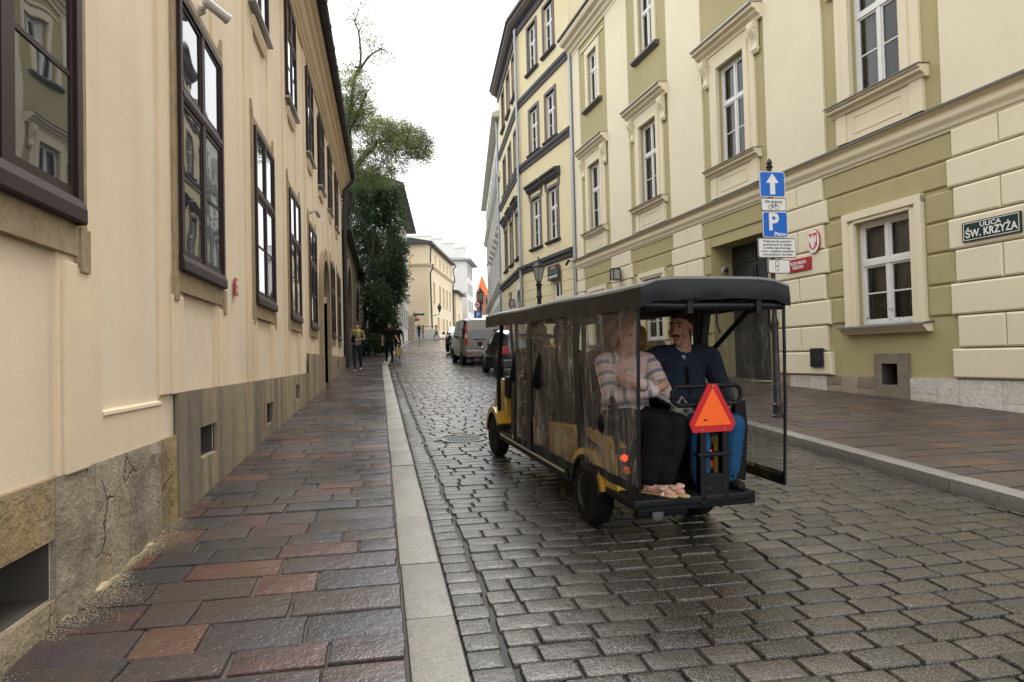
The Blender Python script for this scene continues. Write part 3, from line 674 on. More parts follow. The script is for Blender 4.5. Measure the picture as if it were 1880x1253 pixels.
# ------------------------------------------------------------------ lettering
def text_mesh(s, size, ext=.001, bold=0.):
    cu = bpy.data.curves.new('t', 'FONT'); cu.body = s; cu.size = size; cu.align_x = 'CENTER'; cu.align_y = 'CENTER'; cu.extrude = ext; cu.offset = bold; cu.resolution_u = 3
    o = bpy.data.objects.new('t', cu); COL.objects.link(o); dg = bpy.context.evaluated_depsgraph_get()
    me = bpy.data.meshes.new_from_object(o.evaluated_get(dg)); bpy.data.objects.remove(o); bpy.data.curves.remove(cu); return me
def lettering(s, size, parent, Mx, mat, width=None, bold=0.):
    me = text_mesh(s, size, bold=bold); me.materials.clear(); me.materials.append(mat)
    if width:
        xs = [v.co.x for v in me.vertices]; k = width / (max(xs) - min(xs))
        for v in me.vertices: v.co.x *= k
    o = link(bpy.data.objects.new('lettering', me), parent); o.matrix_local = Mx; return o
def face_y(x, y, z):      # text plane seen from +y of a right-hand wall (reads towards -x)
    return Matrix(((-1, 0, 0, x), (0, 0, 1, y), (0, 1, 0, z), (0, 0, 0, 1)))
# ------------------------------------------------------------------ right town hall building
def white_window(parent, c, wd, z0, z1, y, tr=.62, lower=2, curtains=True, frame=.075, out=1, mat=None, glass='glass_t', room=True, seed=0):
    mat = mat or M['white_paint']; h = wd / 2; mb = MB(); s = out; r = random.Random(seed + int(c * 10))
    Y = lambda d: y + s * d
    mb.box((c - h, Y(0), z0), (c - h + frame, Y(.06), z1)); mb.box((c + h - frame, Y(0), z0), (c + h, Y(.06), z1)); mb.box((c - h + frame, Y(0), z1 - frame), (c + h - frame, Y(.058), z1)); mb.box((c - h + frame, Y(0), z0), (c + h - frame, Y(.07), z0 + frame))
    zt = z0 + (z1 - z0) * tr
    mb.box((c - h + frame, Y(0), zt - .05), (c + h - frame, Y(.075), zt + .05)); mb.box((c - .04, Y(0), z0 + frame), (c + .04, Y(.066), zt - .05)); mb.box((c - .035, Y(0), zt + .05), (c + .035, Y(.064), z1 - frame))
    wf = mb.build('window', mat, parent); sash = MB()
    for x0, x1 in ((c - h + frame, c - .04), (c + .04, c + h - frame)):
        for a, b, n in ((z0 + frame, zt - .05, lower), (zt + .05, z1 - frame, 1)):
            g = .04; sash.box((x0, Y(0), a), (x0 + g, Y(.045), b)); sash.box((x1 - g, Y(0), a), (x1, Y(.045), b)); sash.box((x0 + g, Y(0), a), (x1 - g, Y(.044), a + g)); sash.box((x0 + g, Y(0), b - g), (x1 - g, Y(.044), b))
            zs = [a + g + (b - a - 2 * g) * k / n for k in range(n + 1)]
            for k in range(n):
                if k: sash.box((x0 + g, Y(.008), zs[k] - .014), (x1 - g, Y(.04), zs[k] + .014))
                t1, t2 = r.uniform(-.004, .004), r.uniform(-.004, .004); pn = MB()
                pn.add([(x0 + g, Y(.02 + t1), zs[k]), (x1 - g, Y(.02 - t1), zs[k]), (x1 - g, Y(.02 - t1 + t2), zs[k + 1]), (x0 + g, Y(.02 + t1 + t2), zs[k + 1])], [(3, 2, 1, 0) if out > 0 else (0, 1, 2, 3)]); pn.build('pane', M[glass], wf)
    sash.build('sash', mat, wf)
    if room:
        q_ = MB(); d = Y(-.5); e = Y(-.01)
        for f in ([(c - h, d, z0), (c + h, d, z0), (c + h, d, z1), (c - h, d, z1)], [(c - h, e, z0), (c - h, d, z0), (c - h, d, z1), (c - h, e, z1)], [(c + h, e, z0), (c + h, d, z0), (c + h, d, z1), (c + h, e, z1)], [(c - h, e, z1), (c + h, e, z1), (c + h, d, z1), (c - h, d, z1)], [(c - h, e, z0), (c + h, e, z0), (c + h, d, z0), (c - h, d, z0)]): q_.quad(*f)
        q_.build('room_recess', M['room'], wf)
        if curtains:
            q_ = MB(); n = 14
            for sgn in (-1, 1):
                x0, x1 = c + sgn * (h - .06), c + sgn * h * (.06 if z0 < 2.5 else r.uniform(.35, .6)); pts = [(x0 + (x1 - x0) * k / n, Y(-.12 + .025 * math.sin(k * 1.9))) for k in range(n + 1)]
                for (xa, ya), (xb, yb) in zip(pts, pts[1:]): q_.quad((xa, ya, z0 + .02), (xb, yb, z0 + .02), (xb, yb, z1 - .05), (xa, ya, z1 - .05))
            q_.build('curtain', M['curtain'], wf, smooth=80)
    return wf
AR = math.atan2(1, -.075)
rb_ = thing('town_hall', 'pale yellow and olive building with white windows and rusticated ground floor', 'building', (10.2, 0, 0), (0, 0, AR))
BAY = [6.65, 11.45, 16.25, 21.05, 25.75]
hl = []
for c in BAY:
    hl += [(c - .62, c + .62, 6.43, 9.08), (c - .5, c + .5, 11.45, 13.55)]
    hl.append((c - 1.25, c + 1.25, .4, 4.36) if c == 16.25 else (c - .68, c + .68, 1.92, 3.95))
hl.append((11.18, 11.56, .77, 1.17))
mb = MB(); holes_wall(mb, -2, 28.05, -.3, 15.0, hl, 0, .16, out=1); mb.quad((28.05, 0, 0), (28.05, 0, 15), (28.05, -9, 15), (28.05, -9, 0)); mb.quad((-2, 0, -.3), (-2, -9, -.3), (-2, -9, 15), (-2, 0, 15)); mb.quad((-2, -9, 0), (28.05, -9, 0), (28.05, -9, 15), (-2, -9, 15))
mb.build('wall', M['olive'], rb_)
ST = [(-2, 5.3)] + [(a + 1.42, b - 1.42) for a, b in zip(BAY, BAY[1:])] + [(BAY[-1] + 1.42, 28.05)]
for a, b in ST:
    q_ = MB(); q_.box((a, -.01, 5.5), (b, .045, 14.3)); q_.build('pilaster_strip', M['wall_r'], rb_)
for c in BAY:
    # main floor window with surround, apron, sill, hood and scroll brackets
    white_window(rb_, c, 1.24, 6.43, 9.08, -.15, .62, 2)
    q_ = MB()
    for s_ in (-1, 1):
        q_.box((c + s_ * .62, -.01, 6.38), (c + s_ * .80, .10, 9.1)); q_.box((c + s_ * .80, -.01, 6.38), (c + s_ * 1.02, .06, 9.45)); q_.box((c + s_ * .78, -.01, 5.62), (c + s_ * 1.06, .075, 6.2))
    q_.box((c - .8, -.01, 9.08), (c + .8, .10, 9.25)); q_.box((c - 1.02, -.01, 9.25), (c + 1.02, .07, 9.5)); q_.box((c - .78, -.01, 5.62), (c + .78, .05, 6.2)); q_.build('window_surround', M['wall_r_trim'], rb_, bev=.01)
    q_ = MB()
    for a, b in (((c - .6, .05, 5.74), (c + .6, .062, 5.76)), ((c - .6, .05, 6.06), (c + .6, .062, 6.08)), ((c - .6, .05, 5.76), (c - .58, .062, 6.06)), ((c + .58, .05, 5.76), (c + .6, .062, 6.06))): q_.box(a, b)
    q_.build('apron_moulding', M['wall_r_trim'], rb_)
    sl_ = MB(); sl_.sweep([(-.1, 6.2), (.09, 6.2), (.12, 6.25), (.2, 6.29), (.2, 6.34), (.25, 6.36), (.25, 6.40), (-.1, 6.43)], c - 1.16, c + 1.16); sl_ = sl_.build('window_sill', M['wall_r_trim'], rb_, fix=True)
    q_ = MB(); q_.sweep([(-.1, 6.432), (.27, 6.402), (.27, 6.385), (.275, 6.385), (.275, 6.41), (-.1, 6.442)], c - 1.18, c + 1.18); q_.build('flashing', M['zinc_dark'], sl_, fix=True)
    hd = MB(); hd.sweep([(-.01, 9.5), (.1, 9.5), (.12, 9.56), (.22, 9.62), (.24, 9.68), (.34, 9.71), (.34, 9.79), (.38, 9.82), (-.01, 9.86)], c - 1.42, c + 1.42); hd = hd.build('window_hood', M['wall_r_trim'], rb_, fix=True)
    q_ = MB(); q_.sweep([(-.01, 9.865), (.4, 9.825), (.4, 9.80), (.41, 9.80), (.41, 9.835), (-.01, 9.88)], c - 1.44, c + 1.44); q_.build('flashing', M['zinc'], hd, fix=True)
    for s_ in (-1, 1):
        q_ = MB(); x0, x1 = c + s_ * 1.03, c + s_ * 1.24
        prf = [(.04, 8.72), (.09, 8.74), (.12, 8.82), (.10, 8.9), (.08, 9.0), (.12, 9.1), (.2, 9.2), (.25, 9.32), (.24, 9.42), (.18, 9.5), (.04, 9.5)]
        q_.sweep(prf, min(x0, x1), max(x0, x1)); q_.lathe([(.075, min(x0, x1) - .012), (.075, max(x0, x1) + .012)], 12, ax='x', M=Matrix.Translation((0, .17, 9.37))); q_.lathe([(.05, min(x0, x1) - .012), (.05, max(x0, x1) + .012)], 10, ax='x', M=Matrix.Translation((0, .08, 8.82)))
        q_.build('scroll_bracket', M['wall_r_trim'], hd, fix=True, smooth=40)
    # upper floor
    white_window(rb_, c, 1.0, 11.45, 13.55, -.15, .66, 1)
    q_ = MB()
    for s_ in (-1, 1): q_.box((c + s_ * .5, -.01, 11.4), (c + s_ * .74, .06, 13.55))
    q_.box((c - .74, -.01, 13.55), (c + .74, .06, 13.8)); q_.build('window_surround', M['wall_r_trim'], rb_, bev=.01)
    q_ = MB(); q_.sweep([(-.1, 11.25), (.1, 11.27), (.18, 11.34), (.18, 11.4), (-.1, 11.44)], c - .9, c + .9); q_.build('window_sill', M['zinc_dark'], rb_, fix=True)
    if c != 16.25:   # ground floor window
        wf = white_window(rb_, c, 1.36, 1.92, 3.95, -.15, .60, 2)
        q_ = MB()
        for s_ in (-1, 1): q_.box((c + s_ * .68, -.01, 1.9), (c + s_ * .82, .08, 4.02)); q_.box((c + s_ * .82, -.01, 1.9), (c + s_ * .96, .11, 4.16))
        q_.box((c - .82, -.01, 3.95), (c + .82, .08, 4.02)); q_.box((c - .96, -.01, 4.02), (c + .96, .112, 4.18)); q_.build('window_surround', M['wall_r_trim'], rb_, bev=.008)
        sl_ = MB(); sl_.sweep([(-.1, 1.74), (.1, 1.74), (.16, 1.8), (.2, 1.83), (.2, 1.87), (-.1, 1.9)], c - 1.02, c + 1.02); sl_ = sl_.build('window_sill', M['wall_r_trim'], rb_, fix=True)
        q_ = MB(); q_.sweep([(-.12, 1.93), (.24, 1.885), (.24, 1.86), (.25, 1.86), (.25, 1.895), (-.12, 1.945)], c - 1.06, c + 1.06); q_.build('flashing', M['zinc'], sl_, fix=True)
# two little pot plants behind the near ground-floor panes
for k, x in enumerate((11.1, 11.75)):
    t = thing('pot_plant', ('right' if k == 0 else 'left') + '-hand little potted plant behind the ground floor panes of the near window', 'plant', tuple(rb_.matrix_basis @ Vector((x, -.26, 2.0)))); 
    t.location = Matrix.Translation((10.2, 0, 0)) @ Matrix.Rotation(AR, 4, 'Z') @ Vector((x, -.26, 1.99))
    q_ = MB(); q_.lathe([(.05, 0), (.07, .12), (.06, .12)], 10); q_.build('pot', M['stone_grey'], t)
    leaves('leaves', t, M['ivy'], [(0, 0, .16, .12, .08, .06, 14)], 1, 60 + k, .2, (.03, .06), .5, 6)
# rustication
RZ = [.92, 1.43, 1.98, 2.52, 3.07, 3.6, 4.12, 4.62, 5.1]; r = random.Random(12)
PIL = [(3.2, 5.05), (8.1, 9.95), (12.9, 14.72), (17.78, 19.6), (22.5, 24.35), (27.1, 28.02)]
def block(a, b, z0, z1, d, mat, name='rustication_block'):
    q_ = MB(); x0, x1, c_ = a + .008, b - .008, .028
    q_.add([(x0, 0, z0), (x1, 0, z0), (x1, 0, z1), (x0, 0, z1), (x0, d - .02, z0), (x1, d - .02, z0), (x1, d - .02, z1), (x0, d - .02, z1), (x0 + c_, d, z0 + c_), (x1 - c_, d, z0 + c_), (x1 - c_, d, z1 - c_), (x0 + c_, d, z1 - c_)],
           [(0, 1, 5, 4), (1, 2, 6, 5), (2, 3, 7, 6), (3, 0, 4, 7), (4, 5, 9, 8), (5, 6, 10, 9), (6, 7, 11, 10), (7, 4, 8, 11), (8, 9, 10, 11)]); q_.build(name, mat, rb_, fix=True)
for pi_, (a, b) in enumerate(PIL):
    for k in range(8):
        z0, z1 = RZ[k] + .012, RZ[k + 1] - .012; ex = .0 if k % 2 else .1
        if k == 0: block(a - .04, b + .04, z0, z1, .095, M['wall_r'])
        elif k % 2: m_ = a + (b - a) * .5; block(a + .08, m_, z0, z1, .085, M['wall_r']); block(m_, b - .08, z0, z1, .085, M['wall_r'])
        else: block(a - .03, b + .03, z0, z1, .085, M['wall_r'])
EDG = [(5.05, 8.1, 6.65), (9.95, 12.9, 11.45), (14.72, 17.78, 16.25), (19.6, 22.5, 21.05), (24.35, 27.1, 25.75)]
for a, b, c in EDG:
    hw = 1.25 if c == 16.25 else .97; zt = 4.36 if c == 16.25 else 4.18
    for k in range(2, 8):
        z0, z1 = RZ[k] + .013, RZ[k + 1] - .013; e = .08 if k % 2 else -.03
        x0, x1 = a - e if e > 0 else a + .03, b + e if e > 0 else b - .03
        if z1 <= zt + .3 and z0 < zt: block(x0, c - hw, z0, z1, .036, M['olive'], 'olive_course'); block(c + hw, x1, z0, z1, .036, M['olive'], 'olive_course')
        if z0 >= zt - .1: block(x0, x1, max(z0, zt + .004), z1, .036, M['olive'], 'olive_course')
# string course, top cornice, roof
sc_ = MB(); sc_.sweep([(-.01, 5.08), (.06, 5.08), (.08, 5.14), (.1, 5.14), (.12, 5.2), (.17, 5.27), (.18, 5.3), (.13, 5.3), (.13, 5.45), (.2, 5.47), (.22, 5.5), (-.01, 5.6)], -2, 28.04); sc_ = sc_.build('string_course', M['wall_r_trim'], rb_, fix=True)
q_ = MB(); q_.sweep([(.0, 5.605), (.24, 5.51), (.24, 5.48), (.25, 5.48), (.25, 5.52), (.0, 5.62)], -2, 28.06); q_.build('flashing', M['zinc_dark'], sc_, fix=True)
for a, b in zip(BAY, BAY[1:] + [30.0]):
    q_ = MB(); q_.box((a - 1.2, -.01, 13.9), (min(a + 1.2, 28.0), .05, 14.0)); q_.build('frieze_moulding', M['wall_r_trim'], rb_)
q_ = MB(); q_.sweep([(-.01, 14.25), (.06, 14.25), (.08, 14.35), (.16, 14.4), (.2, 14.5), (.32, 14.55), (.34, 14.66), (.5, 14.72), (.55, 14.82), (.55, 14.9), (-.01, 14.92)], -2, 28.15); q_.build('cornice', M['wall_r_trim'], rb_, fix=True)
q_ = MB(); q_.sweep([(.62, 14.92), (.62, 15.0), (-5, 18), (-9.2, 15), (-9.2, 14.92)], -2, 28.2); q_.build('roof', M['roof_dark'], rb_, fix=True)
# plinth stones, cellar vent
def rstones(s0, s1, mat_pick, y=.045):
    s = s0; k = 0
    while s < s1 - .01:
        w_ = min(r.uniform(.4, .8), s1 - s); w_ = s1 - s if s1 - s - w_ < .2 else w_; g = prof(s) - .08
        if g < .8:
            if r.random() < .35: zm = g + (.91 - g) * r.uniform(.4, .6); rough_stone('plinth_stone', rb_, M[mat_pick(s)], s, s + w_ - .008, zm + .006, .91, y, .014, k, 5, 4, .06, 1); rough_stone('plinth_stone', rb_, M[mat_pick(s)], s, s + w_ - .008, g, zm, y, .014, k + 50, 5, 4, .06, 1)
            else: rough_stone('plinth_stone', rb_, M[mat_pick(s)], s, s + w_ - .008, g, .91, y, .014, k, 5, 5, .06, 1)
        s += w_; k += 1
pk = lambda s: 'limestone' if s < 10.7 or 12.9 < s < 13.8 else 'stone_grey'
rstones(3, 10.93, pk); rstones(11.74, 14.9, pk); rstones(17.6, 21, pk)
vf = MB(); 
for a, b in (((10.93, 0, .3), (11.18, .06, 1.36)), ((11.56, 0, .3), (11.74, .06, 1.36)), ((11.18, 0, 1.17), (11.56, .06, 1.36)), ((11.18, 0, .3), (11.56, .06, .77))): vf.box(a, b)
vf = vf.build('cellar_vent', M['stone_grey'], rb_); q_ = MB(); a, b, c_, d, Y0, Y1 = 11.183, 11.557, .773, 1.167, .05, -.6
for f_ in ([(a, Y0, c_), (a, Y1, c_), (a, Y1, d), (a, Y0, d)], [(b, Y0, c_), (b, Y0, d), (b, Y1, d), (b, Y1, c_)], [(a, Y0, d), (a, Y1, d), (b, Y1, d), (b, Y0, d)], [(a, Y0, c_), (b, Y0, c_), (b, Y1, c_), (a, Y1, c_)], [(a, Y1, c_), (b, Y1, c_), (b, Y1, d), (a, Y1, d)]): q_.quad(*f_)
q_.build('vent_recess', M['vent_stone'], vf)
for x in (11.3, 11.44): q_ = MB(); q_.tube([(x, -.06, .77), (x, -.06, 1.17)], .01, 6); q_.build('bar', M['dark_metal'], vf)
# street door in the third bay
dr = MB(); c = 16.25
for f in ([(c - 1.25, -.16, .4), (c - 1.25, -.7, .4), (c - 1.25, -.7, 4.36), (c - 1.25, -.16, 4.36)], [(c + 1.25, -.16, .4), (c + 1.25, -.7, .4), (c + 1.25, -.7, 4.36), (c + 1.25, -.16, 4.36)], [(c - 1.25, -.16, 4.36), (c + 1.25, -.16, 4.36), (c + 1.25, -.7, 4.36), (c - 1.25, -.7, 4.36)], [(c - 1.25, .0, .72), (c + 1.25, .0, .72), (c + 1.25, -.7, .72), (c - 1.25, -.7, .72)]): dr.quad(*f)
dr.build('door_reveal', M['olive'], rb_)
M['door_dark'] = simple('black_green_door_paint', (.02, .026, .03), .35)
dl = MB(); dl.box((c - 1.25, -.7, .7), (c + 1.25, -.64, 4.36)); dl = dl.build('door', M['door_dark'], rb_)
for s_ in (-1, 1):
    for z0, z1 in ((.9, 1.7), (1.85, 3.0), (3.2, 3.75), (3.85, 4.25)): q_ = MB(); q_.box((c + s_ * .12, -.65, z0), (c + s_ * 1.1, -.61, z1)); q_.box((c + s_ * .22, -.62, z0 + .1), (c + s_ * 1.0, -.595, z1 - .1)); q_.build('door_panel', M['door_dark'], dl, bev=.012)
q_ = MB(); q_.box((c - 1.25, -.66, 3.02), (c + 1.25, -.56, 3.16)); q_.build('transom_bar', M['door_dark'], dl)
def on_right(s, y, z): return tuple(Matrix.Translation((10.2, 0, 0)) @ Matrix.Rotation(AR, 4, 'Z') @ Vector((s, y, z)))
# street name plate, emblem, red plaque, meter box, wall lantern, dome camera
M['green_enamel'] = simple('dark_green_enamel', (.012, .04, .035), .25)
M['alu'] = simple('bare_aluminium', (.55, .55, .55), .35, .8)
t = thing('street_sign', 'dark green street name plate with white lettering at the right edge', 'sign', on_right(9.18, .09, 3.16), (0, 0, AR))
q_ = MB(); q_.box((-.5, 0, 0), (.5, .03, .32)); q_.build('plate', M['green_enamel'], t, bev=.01)
q_ = MB()
for a, b in (((-.47, .03, .02), (.47, .033, .03)), ((-.47, .03, .29), (.47, .033, .3)), ((-.47, .03, .03), (-.46, .033, .29)), ((.46, .03, .03), (.47, .033, .29))): q_.box(a, b)
q_.build('border', M['enamel_white'], t)
lettering('ULICA', .1, t, face_y(-.0, .032, .235), M['enamel_white'], .36, .002); lettering('ŚW. KRZYŻA', .17, t, face_y(0, .032, .115), M['enamel_white'], .88, .004)
t = thing('coat_of_arms', 'oval white plaque with white eagle on a red shield', 'plaque', on_right(13.25, .09, 3.8), (0, 0, AR))
q_ = MB(); q_.poly([(.2 * math.cos(a), .26 * math.sin(a)) for a in [k * math.pi / 16 for k in range(32)]], lambda u, v, d: (u, d, v), .0, .03); q_.build('rim', M['red_sign'], t, fix=True)
q_ = MB(); q_.poly([(.192 * math.cos(a), .252 * math.sin(a)) for a in [k * math.pi / 16 for k in range(32)]], lambda u, v, d: (u, d, v), .0, .034); q_.build('plate', M['enamel_white'], t, fix=True)
q_ = MB(); q_.poly([(-.125, .17), (.125, .17), (.125, -.1), (.07, -.15), (0, -.19), (-.07, -.15), (-.125, -.1)], lambda u, v, d: (u, d, v), .034, .039)
M['shield_red'] = simple('shield_red', (.62, .05, .03), .3); q_.build('shield', M['shield_red'], t, fix=True)
eg = [(0, .135), (.022, .13), (.026, .11), (.045, .105), (.03, .095), (.028, .07), (.05, .075), (.07, .1), (.09, .13), (.105, .12), (.112, .08), (.105, .03), (.092, -.02), (.075, -.055), (.055, -.04), (.04, -.03), (.045, -.06), (.08, -.1), (.055, -.105), (.03, -.085), (.035, -.13), (0, -.16)]
eg = eg + [(-x, y) for x, y in eg[-2:0:-1]]; q_ = MB(); q_.poly(eg, lambda u, v, d: (u, d, v), .039, .045); q_.build('eagle', M['enamel_white'], t, fix=True)
q_ = MB(); q_.poly([(-.025, .14), (.025, .14), (.03, .165), (.012, .152), (0, .168), (-.012, .152), (-.03, .165)], lambda u, v, d: (u, d, v), .039, .045); q_.build('crown', simple('gilding', (.6, .4, .08), .35), t, fix=True)
t = thing('office_plaque', 'red rectangular office plaque with white capitals below the eagle', 'plaque', on_right(13.75, .09, 3.22), (0, 0, AR))
q_ = MB(); q_.box((-.40, 0, 0), (.40, .03, .28)); q_.build('plate', M['red_sign'], t, bev=.008)
lettering('URZĄD MIASTA', .1, t, face_y(.02, .032, .18), M['enamel_white'], .56, .003); lettering('KRAKOWA', .1, t, face_y(.02, .032, .085), M['enamel_white'], .36, .003)
t = thing('meter_box', 'small black metal box on the pale block beside the sign pole', 'box', on_right(13.26, .1, 1.1), (0, 0, AR))
q_ = MB(); q_.box((-.19, 0, 0), (.19, .05, .4)); q_.build('case', M['dark_metal'], t, bev=.008); q_ = MB(); q_.box((-.16, .05, .03), (.16, .06, .37)); q_.build('lid', M['dark_metal'], t, bev=.005); q_ = MB(); q_.box((-.15, .06, .18), (-.12, .075, .22)); q_.build('latch', M['zinc_dark'], t)
M['lamp_glass'] = simple('milky_lamp_glass', (.35, .35, .33), .25)
def wall_lantern(loc, rot, label):
    t = thing('wall_lantern', label, 'lantern', loc, (0, 0, rot))
    q_ = MB(); q_.tube([(0, 0, .1), (0, .2, .1), (0, .22, .0)], .015, 6); q_.build('bracket', M['dark_metal'], t)
    q_ = MB(); q_.box((-.16, .08, .0), (.16, .36, .03)); q_.box((-.16, .08, .38), (.16, .36, .42))
    for x in (-.15, .15):
        for y in (.09, .35): q_.box((x - .015, y - .015, .03), (x + .015, y + .015, .38))
    q_.build('frame', M['dark_metal'], t)
    q_ = MB(); q_.box((-.135, .105, .03), (.135, .335, .38)); q_.build('glass', M['lamp_glass'], t)
wall_lantern(on_right(23.4, .09, 4.15), AR, 'square wall lantern on the town hall above the buggy roof')
M['camera_dome'] = simple('dome_camera_white', (.7, .7, .68), .3)
t = thing('dome_camera', 'white dome camera in the reveal beside the dark door', 'camera', on_right(17.5, -.35, 3.72), (0, 0, AR))
q_ = MB(); q_.lathe([(.05, 0), (.05, .05), (.085, .06), (.085, .12)], 14, ax='x', M=Matrix.Rotation(math.pi, 4, 'Z')); q_.build('base', M['camera_dome'], t, smooth=40); q_ = MB(); q_.lathe([(.075, .12), (.07, .16), (.045, .19), (.0, .2)], 14, ax='x', M=Matrix.Rotation(math.pi, 4, 'Z')); q_.build('dome', M['dark_metal'], t, smooth=60)
def drainpipe(loc, z0, z1, label, kink=True, mat='zinc', group='zinc drainpipes on the right-hand houses'):
    t = thing('drainpipe', label, 'drainpipe', loc, (0, 0, 0), group); q_ = MB()
    q_.tube([(0, 0, z0), (0, 0, z1)], .075, 10); z = z0 + .8
    while z < z1: q_.tube([(0, 0, z), (0, 0, z + .05)], .088, 10); z += 2.6
    q_.build('pipe', M[mat], t, smooth=40); q_ = MB(); q_.tube([(0, 0, z1), (0, 0, z1 + .15), (.12, 0, z1 + .35)], [.075, .1, .1], 10); q_.build('elbow', M[mat], t, smooth=40)
    q_ = MB(); q_.tube([(0, 0, z0 + 1.7), (0, 0, z0 + 1.75)], .1, 10); q_.build('clip', M['zinc_dark'], t); return t
drainpipe((7.98, 27.95, 0), 1.3, 14.6, 'tall zinc drainpipe where the pale hall meets the straw-coloured house')
# ------------------------------------------------------------------ straw-coloured corner house (two facades)
def FMx(x, y, dx): return Matrix.Translation((x, y, 0)) @ Matrix.Rotation(math.atan2(1, dx), 4, 'Z')
def pl(o, F): o.matrix_local = F; return o
ch = thing('corner_house', 'straw-coloured four-storey house with charcoal bands and cornices beyond the town hall', 'building')
FA = FMx(8.05, 28.2, -.156); FB = FMx(8.05 - .1541 * 6.45, 28.2 + .988 * 6.45, .057)
def b2_facade(F, L, cs, gholes, groups, seed):
    hl = [(c - .55, c + .55, z0, z1) for c in cs for z0, z1 in ((6.86, 9.25), (11.55, 13.7), (15.62, 17.85))] + gholes
    mb = MB(); holes_wall(mb, 0, L, .6, 18.4, hl, 0, .16, out=1); pl(mb.build('wall', M['wall_b2'], ch), F)
    for c in cs:
        for z0, z1 in ((6.86, 9.25), (11.55, 13.7), (15.62, 17.85)):
            pl(white_window(ch, c, 1.1, z0, z1, -.15, .63, 2, seed=seed), F)
            q_ = MB()
            for s_ in (-1, 1): q_.box((c + s_ * .55, -.15, z0), (c + s_ * .70, .05, z1 + .14))
            q_.box((c - .55, -.15, z1), (c + .55, .05, z1 + .14)); pl(q_.build('window_surround', M['trim_mauve'], ch), F)
            q_ = MB(); q_.sweep([(-.1, z0 - .17), (.08, z0 - .15), (.16, z0 - .08), (.16, z0 - .03), (-.1, z0)], c - .8, c + .8); pl(q_.build('window_sill', M['trim_dark'], ch, fix=True), F)
    for c in groups:
        q_ = MB(); q_.sweep([(-.01, 9.6), (.08, 9.6), (.2, 9.74), (.22, 9.84), (.32, 9.9), (.32, 9.98), (-.01, 10.04)], c - .92, c + .92); h_ = pl(q_.build('window_hood', M['trim_dark'], ch, fix=True), F)
        for s_ in (-1, 1): q_ = MB(); q_.sweep([(0, 9.2), (.04, 9.22), (.1, 9.6), (0, 9.6)], c + s_ * .78 - .05, c + s_ * .78 + .05); q_.build('bracket', M['trim_mauve'], h_, fix=True)
    for z, d in ((5.78, .22), (11.02, .14), (14.4, .14)):
        q_ = MB(); q_.sweep([(-.01, z), (d * .5, z), (d * .6, z + .14), (d, z + .22), (d, z + .36), (-.01, z + .42)], 0, L); pl(q_.build('band_course', M['trim_dark'], ch, fix=True), F)
    q_ = MB(); q_.sweep([(-.01, 18.25), (.08, 18.25), (.1, 18.55), (.2, 18.6), (.2, 18.65), (-.01, 18.65)], 0, L); pl(q_.build('frieze', M['trim_dark'], ch, fix=True), F)
    q_ = MB(); q_.sweep([(-.01, 18.65), (.28, 18.66), (.45, 18.78), (.5, 18.9), (-.01, 18.95)], 0, L); e_ = pl(q_.build('cornice', M['trim_mauve'], ch, fix=True), F)
    q_ = MB(); q_.sweep([(.46, 18.9), (.58, 18.92), (.58, 19.08), (.45, 19.1)], 0, L); q_.build('gutter', M['gutter'], e_, fix=True)
    z = 2.0; gz = [z + .47 * k for k in range(9)]                     # grooved ground floor
    for a, b in zip(gz, gz[1:]):
        xs = [0.04]; blk = sorted(h for h in gholes if h[2] < b - .05 and h[3] > a + .05)
        segs = []; x = .04
        for h in blk: segs.append((x, h[0] - .12)); x = h[1] + .12
        segs.append((x, L - .04))
        for s0, s1 in segs:
            if s1 - s0 > .15: q_ = MB(); q_.box((s0, -.01, a + .012), (s1, .03, b - .012)); pl(q_.build('plaster_course', M['wall_b2'], ch), F)
b2_facade(FA, 6.45, (2.2, 4.32), [(1.45, 2.45, 2.6, 4.95)], (2.2, 4.32), 1)
pl(white_window(ch, 1.95, 1.0, 2.6, 4.95, -.15, .66, 2, seed=9), FA)
b2_facade(FB, 9.3, (1.45, 4.0, 6.6), [(-.0 + .35, 1.95, 1.2, 5.2), (4.6, 5.9, 2.8, 5.35)], (1.45, 4.0, 6.6), 2)
pl(white_window(ch, 5.25, 1.3, 2.8, 5.35, -.15, .66, 2, mat=M['trim_mauve'], seed=3), FB)
q_ = MB(); arch_fill(q_, 1.15, .8, 4.3, 5.2, 0.001, .16, ry=.8, out=1); pl(q_.build('door_arch', M['wall_b2'], ch), FB)
q_ = MB(); n = 14
for k in range(n):
    a0, a1 = math.pi * k / n, math.pi * (k + 1) / n; q_.poly([(1.15 + rr * math.cos(a), 4.3 + rr * math.sin(a)) for rr, a in ((.8, a0), (1.12, a0), (1.12, a1), (.8, a1))], lambda u, v, d: (u, d, v), 0, .09)
q_.box((.03, 0, 1.2), (.35, .09, 4.3)); q_.box((1.95, 0, 1.2), (2.27, .09, 4.3)); pl(q_.build('stone_portal', M['wall_b3'], ch, fix=True), FB)
q_ = MB(); q_.box((.3, -.2, 1.2), (2.0, -.15, 5.2)); pl(q_.build('door', M['dark_boards'], ch), FB)
q_ = MB(); q_.add([tuple(FA @ Vector(p)) for p in ((0, .5, 19.1), (6.45, .5, 19.1))] + [tuple(FB @ Vector((9.3, .5, 19.1))), (18, 44, 21.5), (18, 28, 21.5)], [(0, 1, 4), (1, 2, 3, 4)]); q_.build('roof', M['roof_dark'], ch)
for e_ in (FB @ Vector((9.3, 0, 0)), FA @ Vector((0, -.0, 0)) + Vector((0, .02, 0))): q_ = MB(); q_.quad((e_.x, e_.y, 1), (e_.x + 9, e_.y, 1), (e_.x + 9, e_.y, 19), (e_.x, e_.y, 19)); q_.build('side_wall', M['wall_b2'], ch)
p_ = FB @ Vector((-.12, .12, 0)); drainpipe((p_.x, p_.y, 0), 1.6, 18.3, 'zinc drainpipe at the bend of the straw-coloured house')
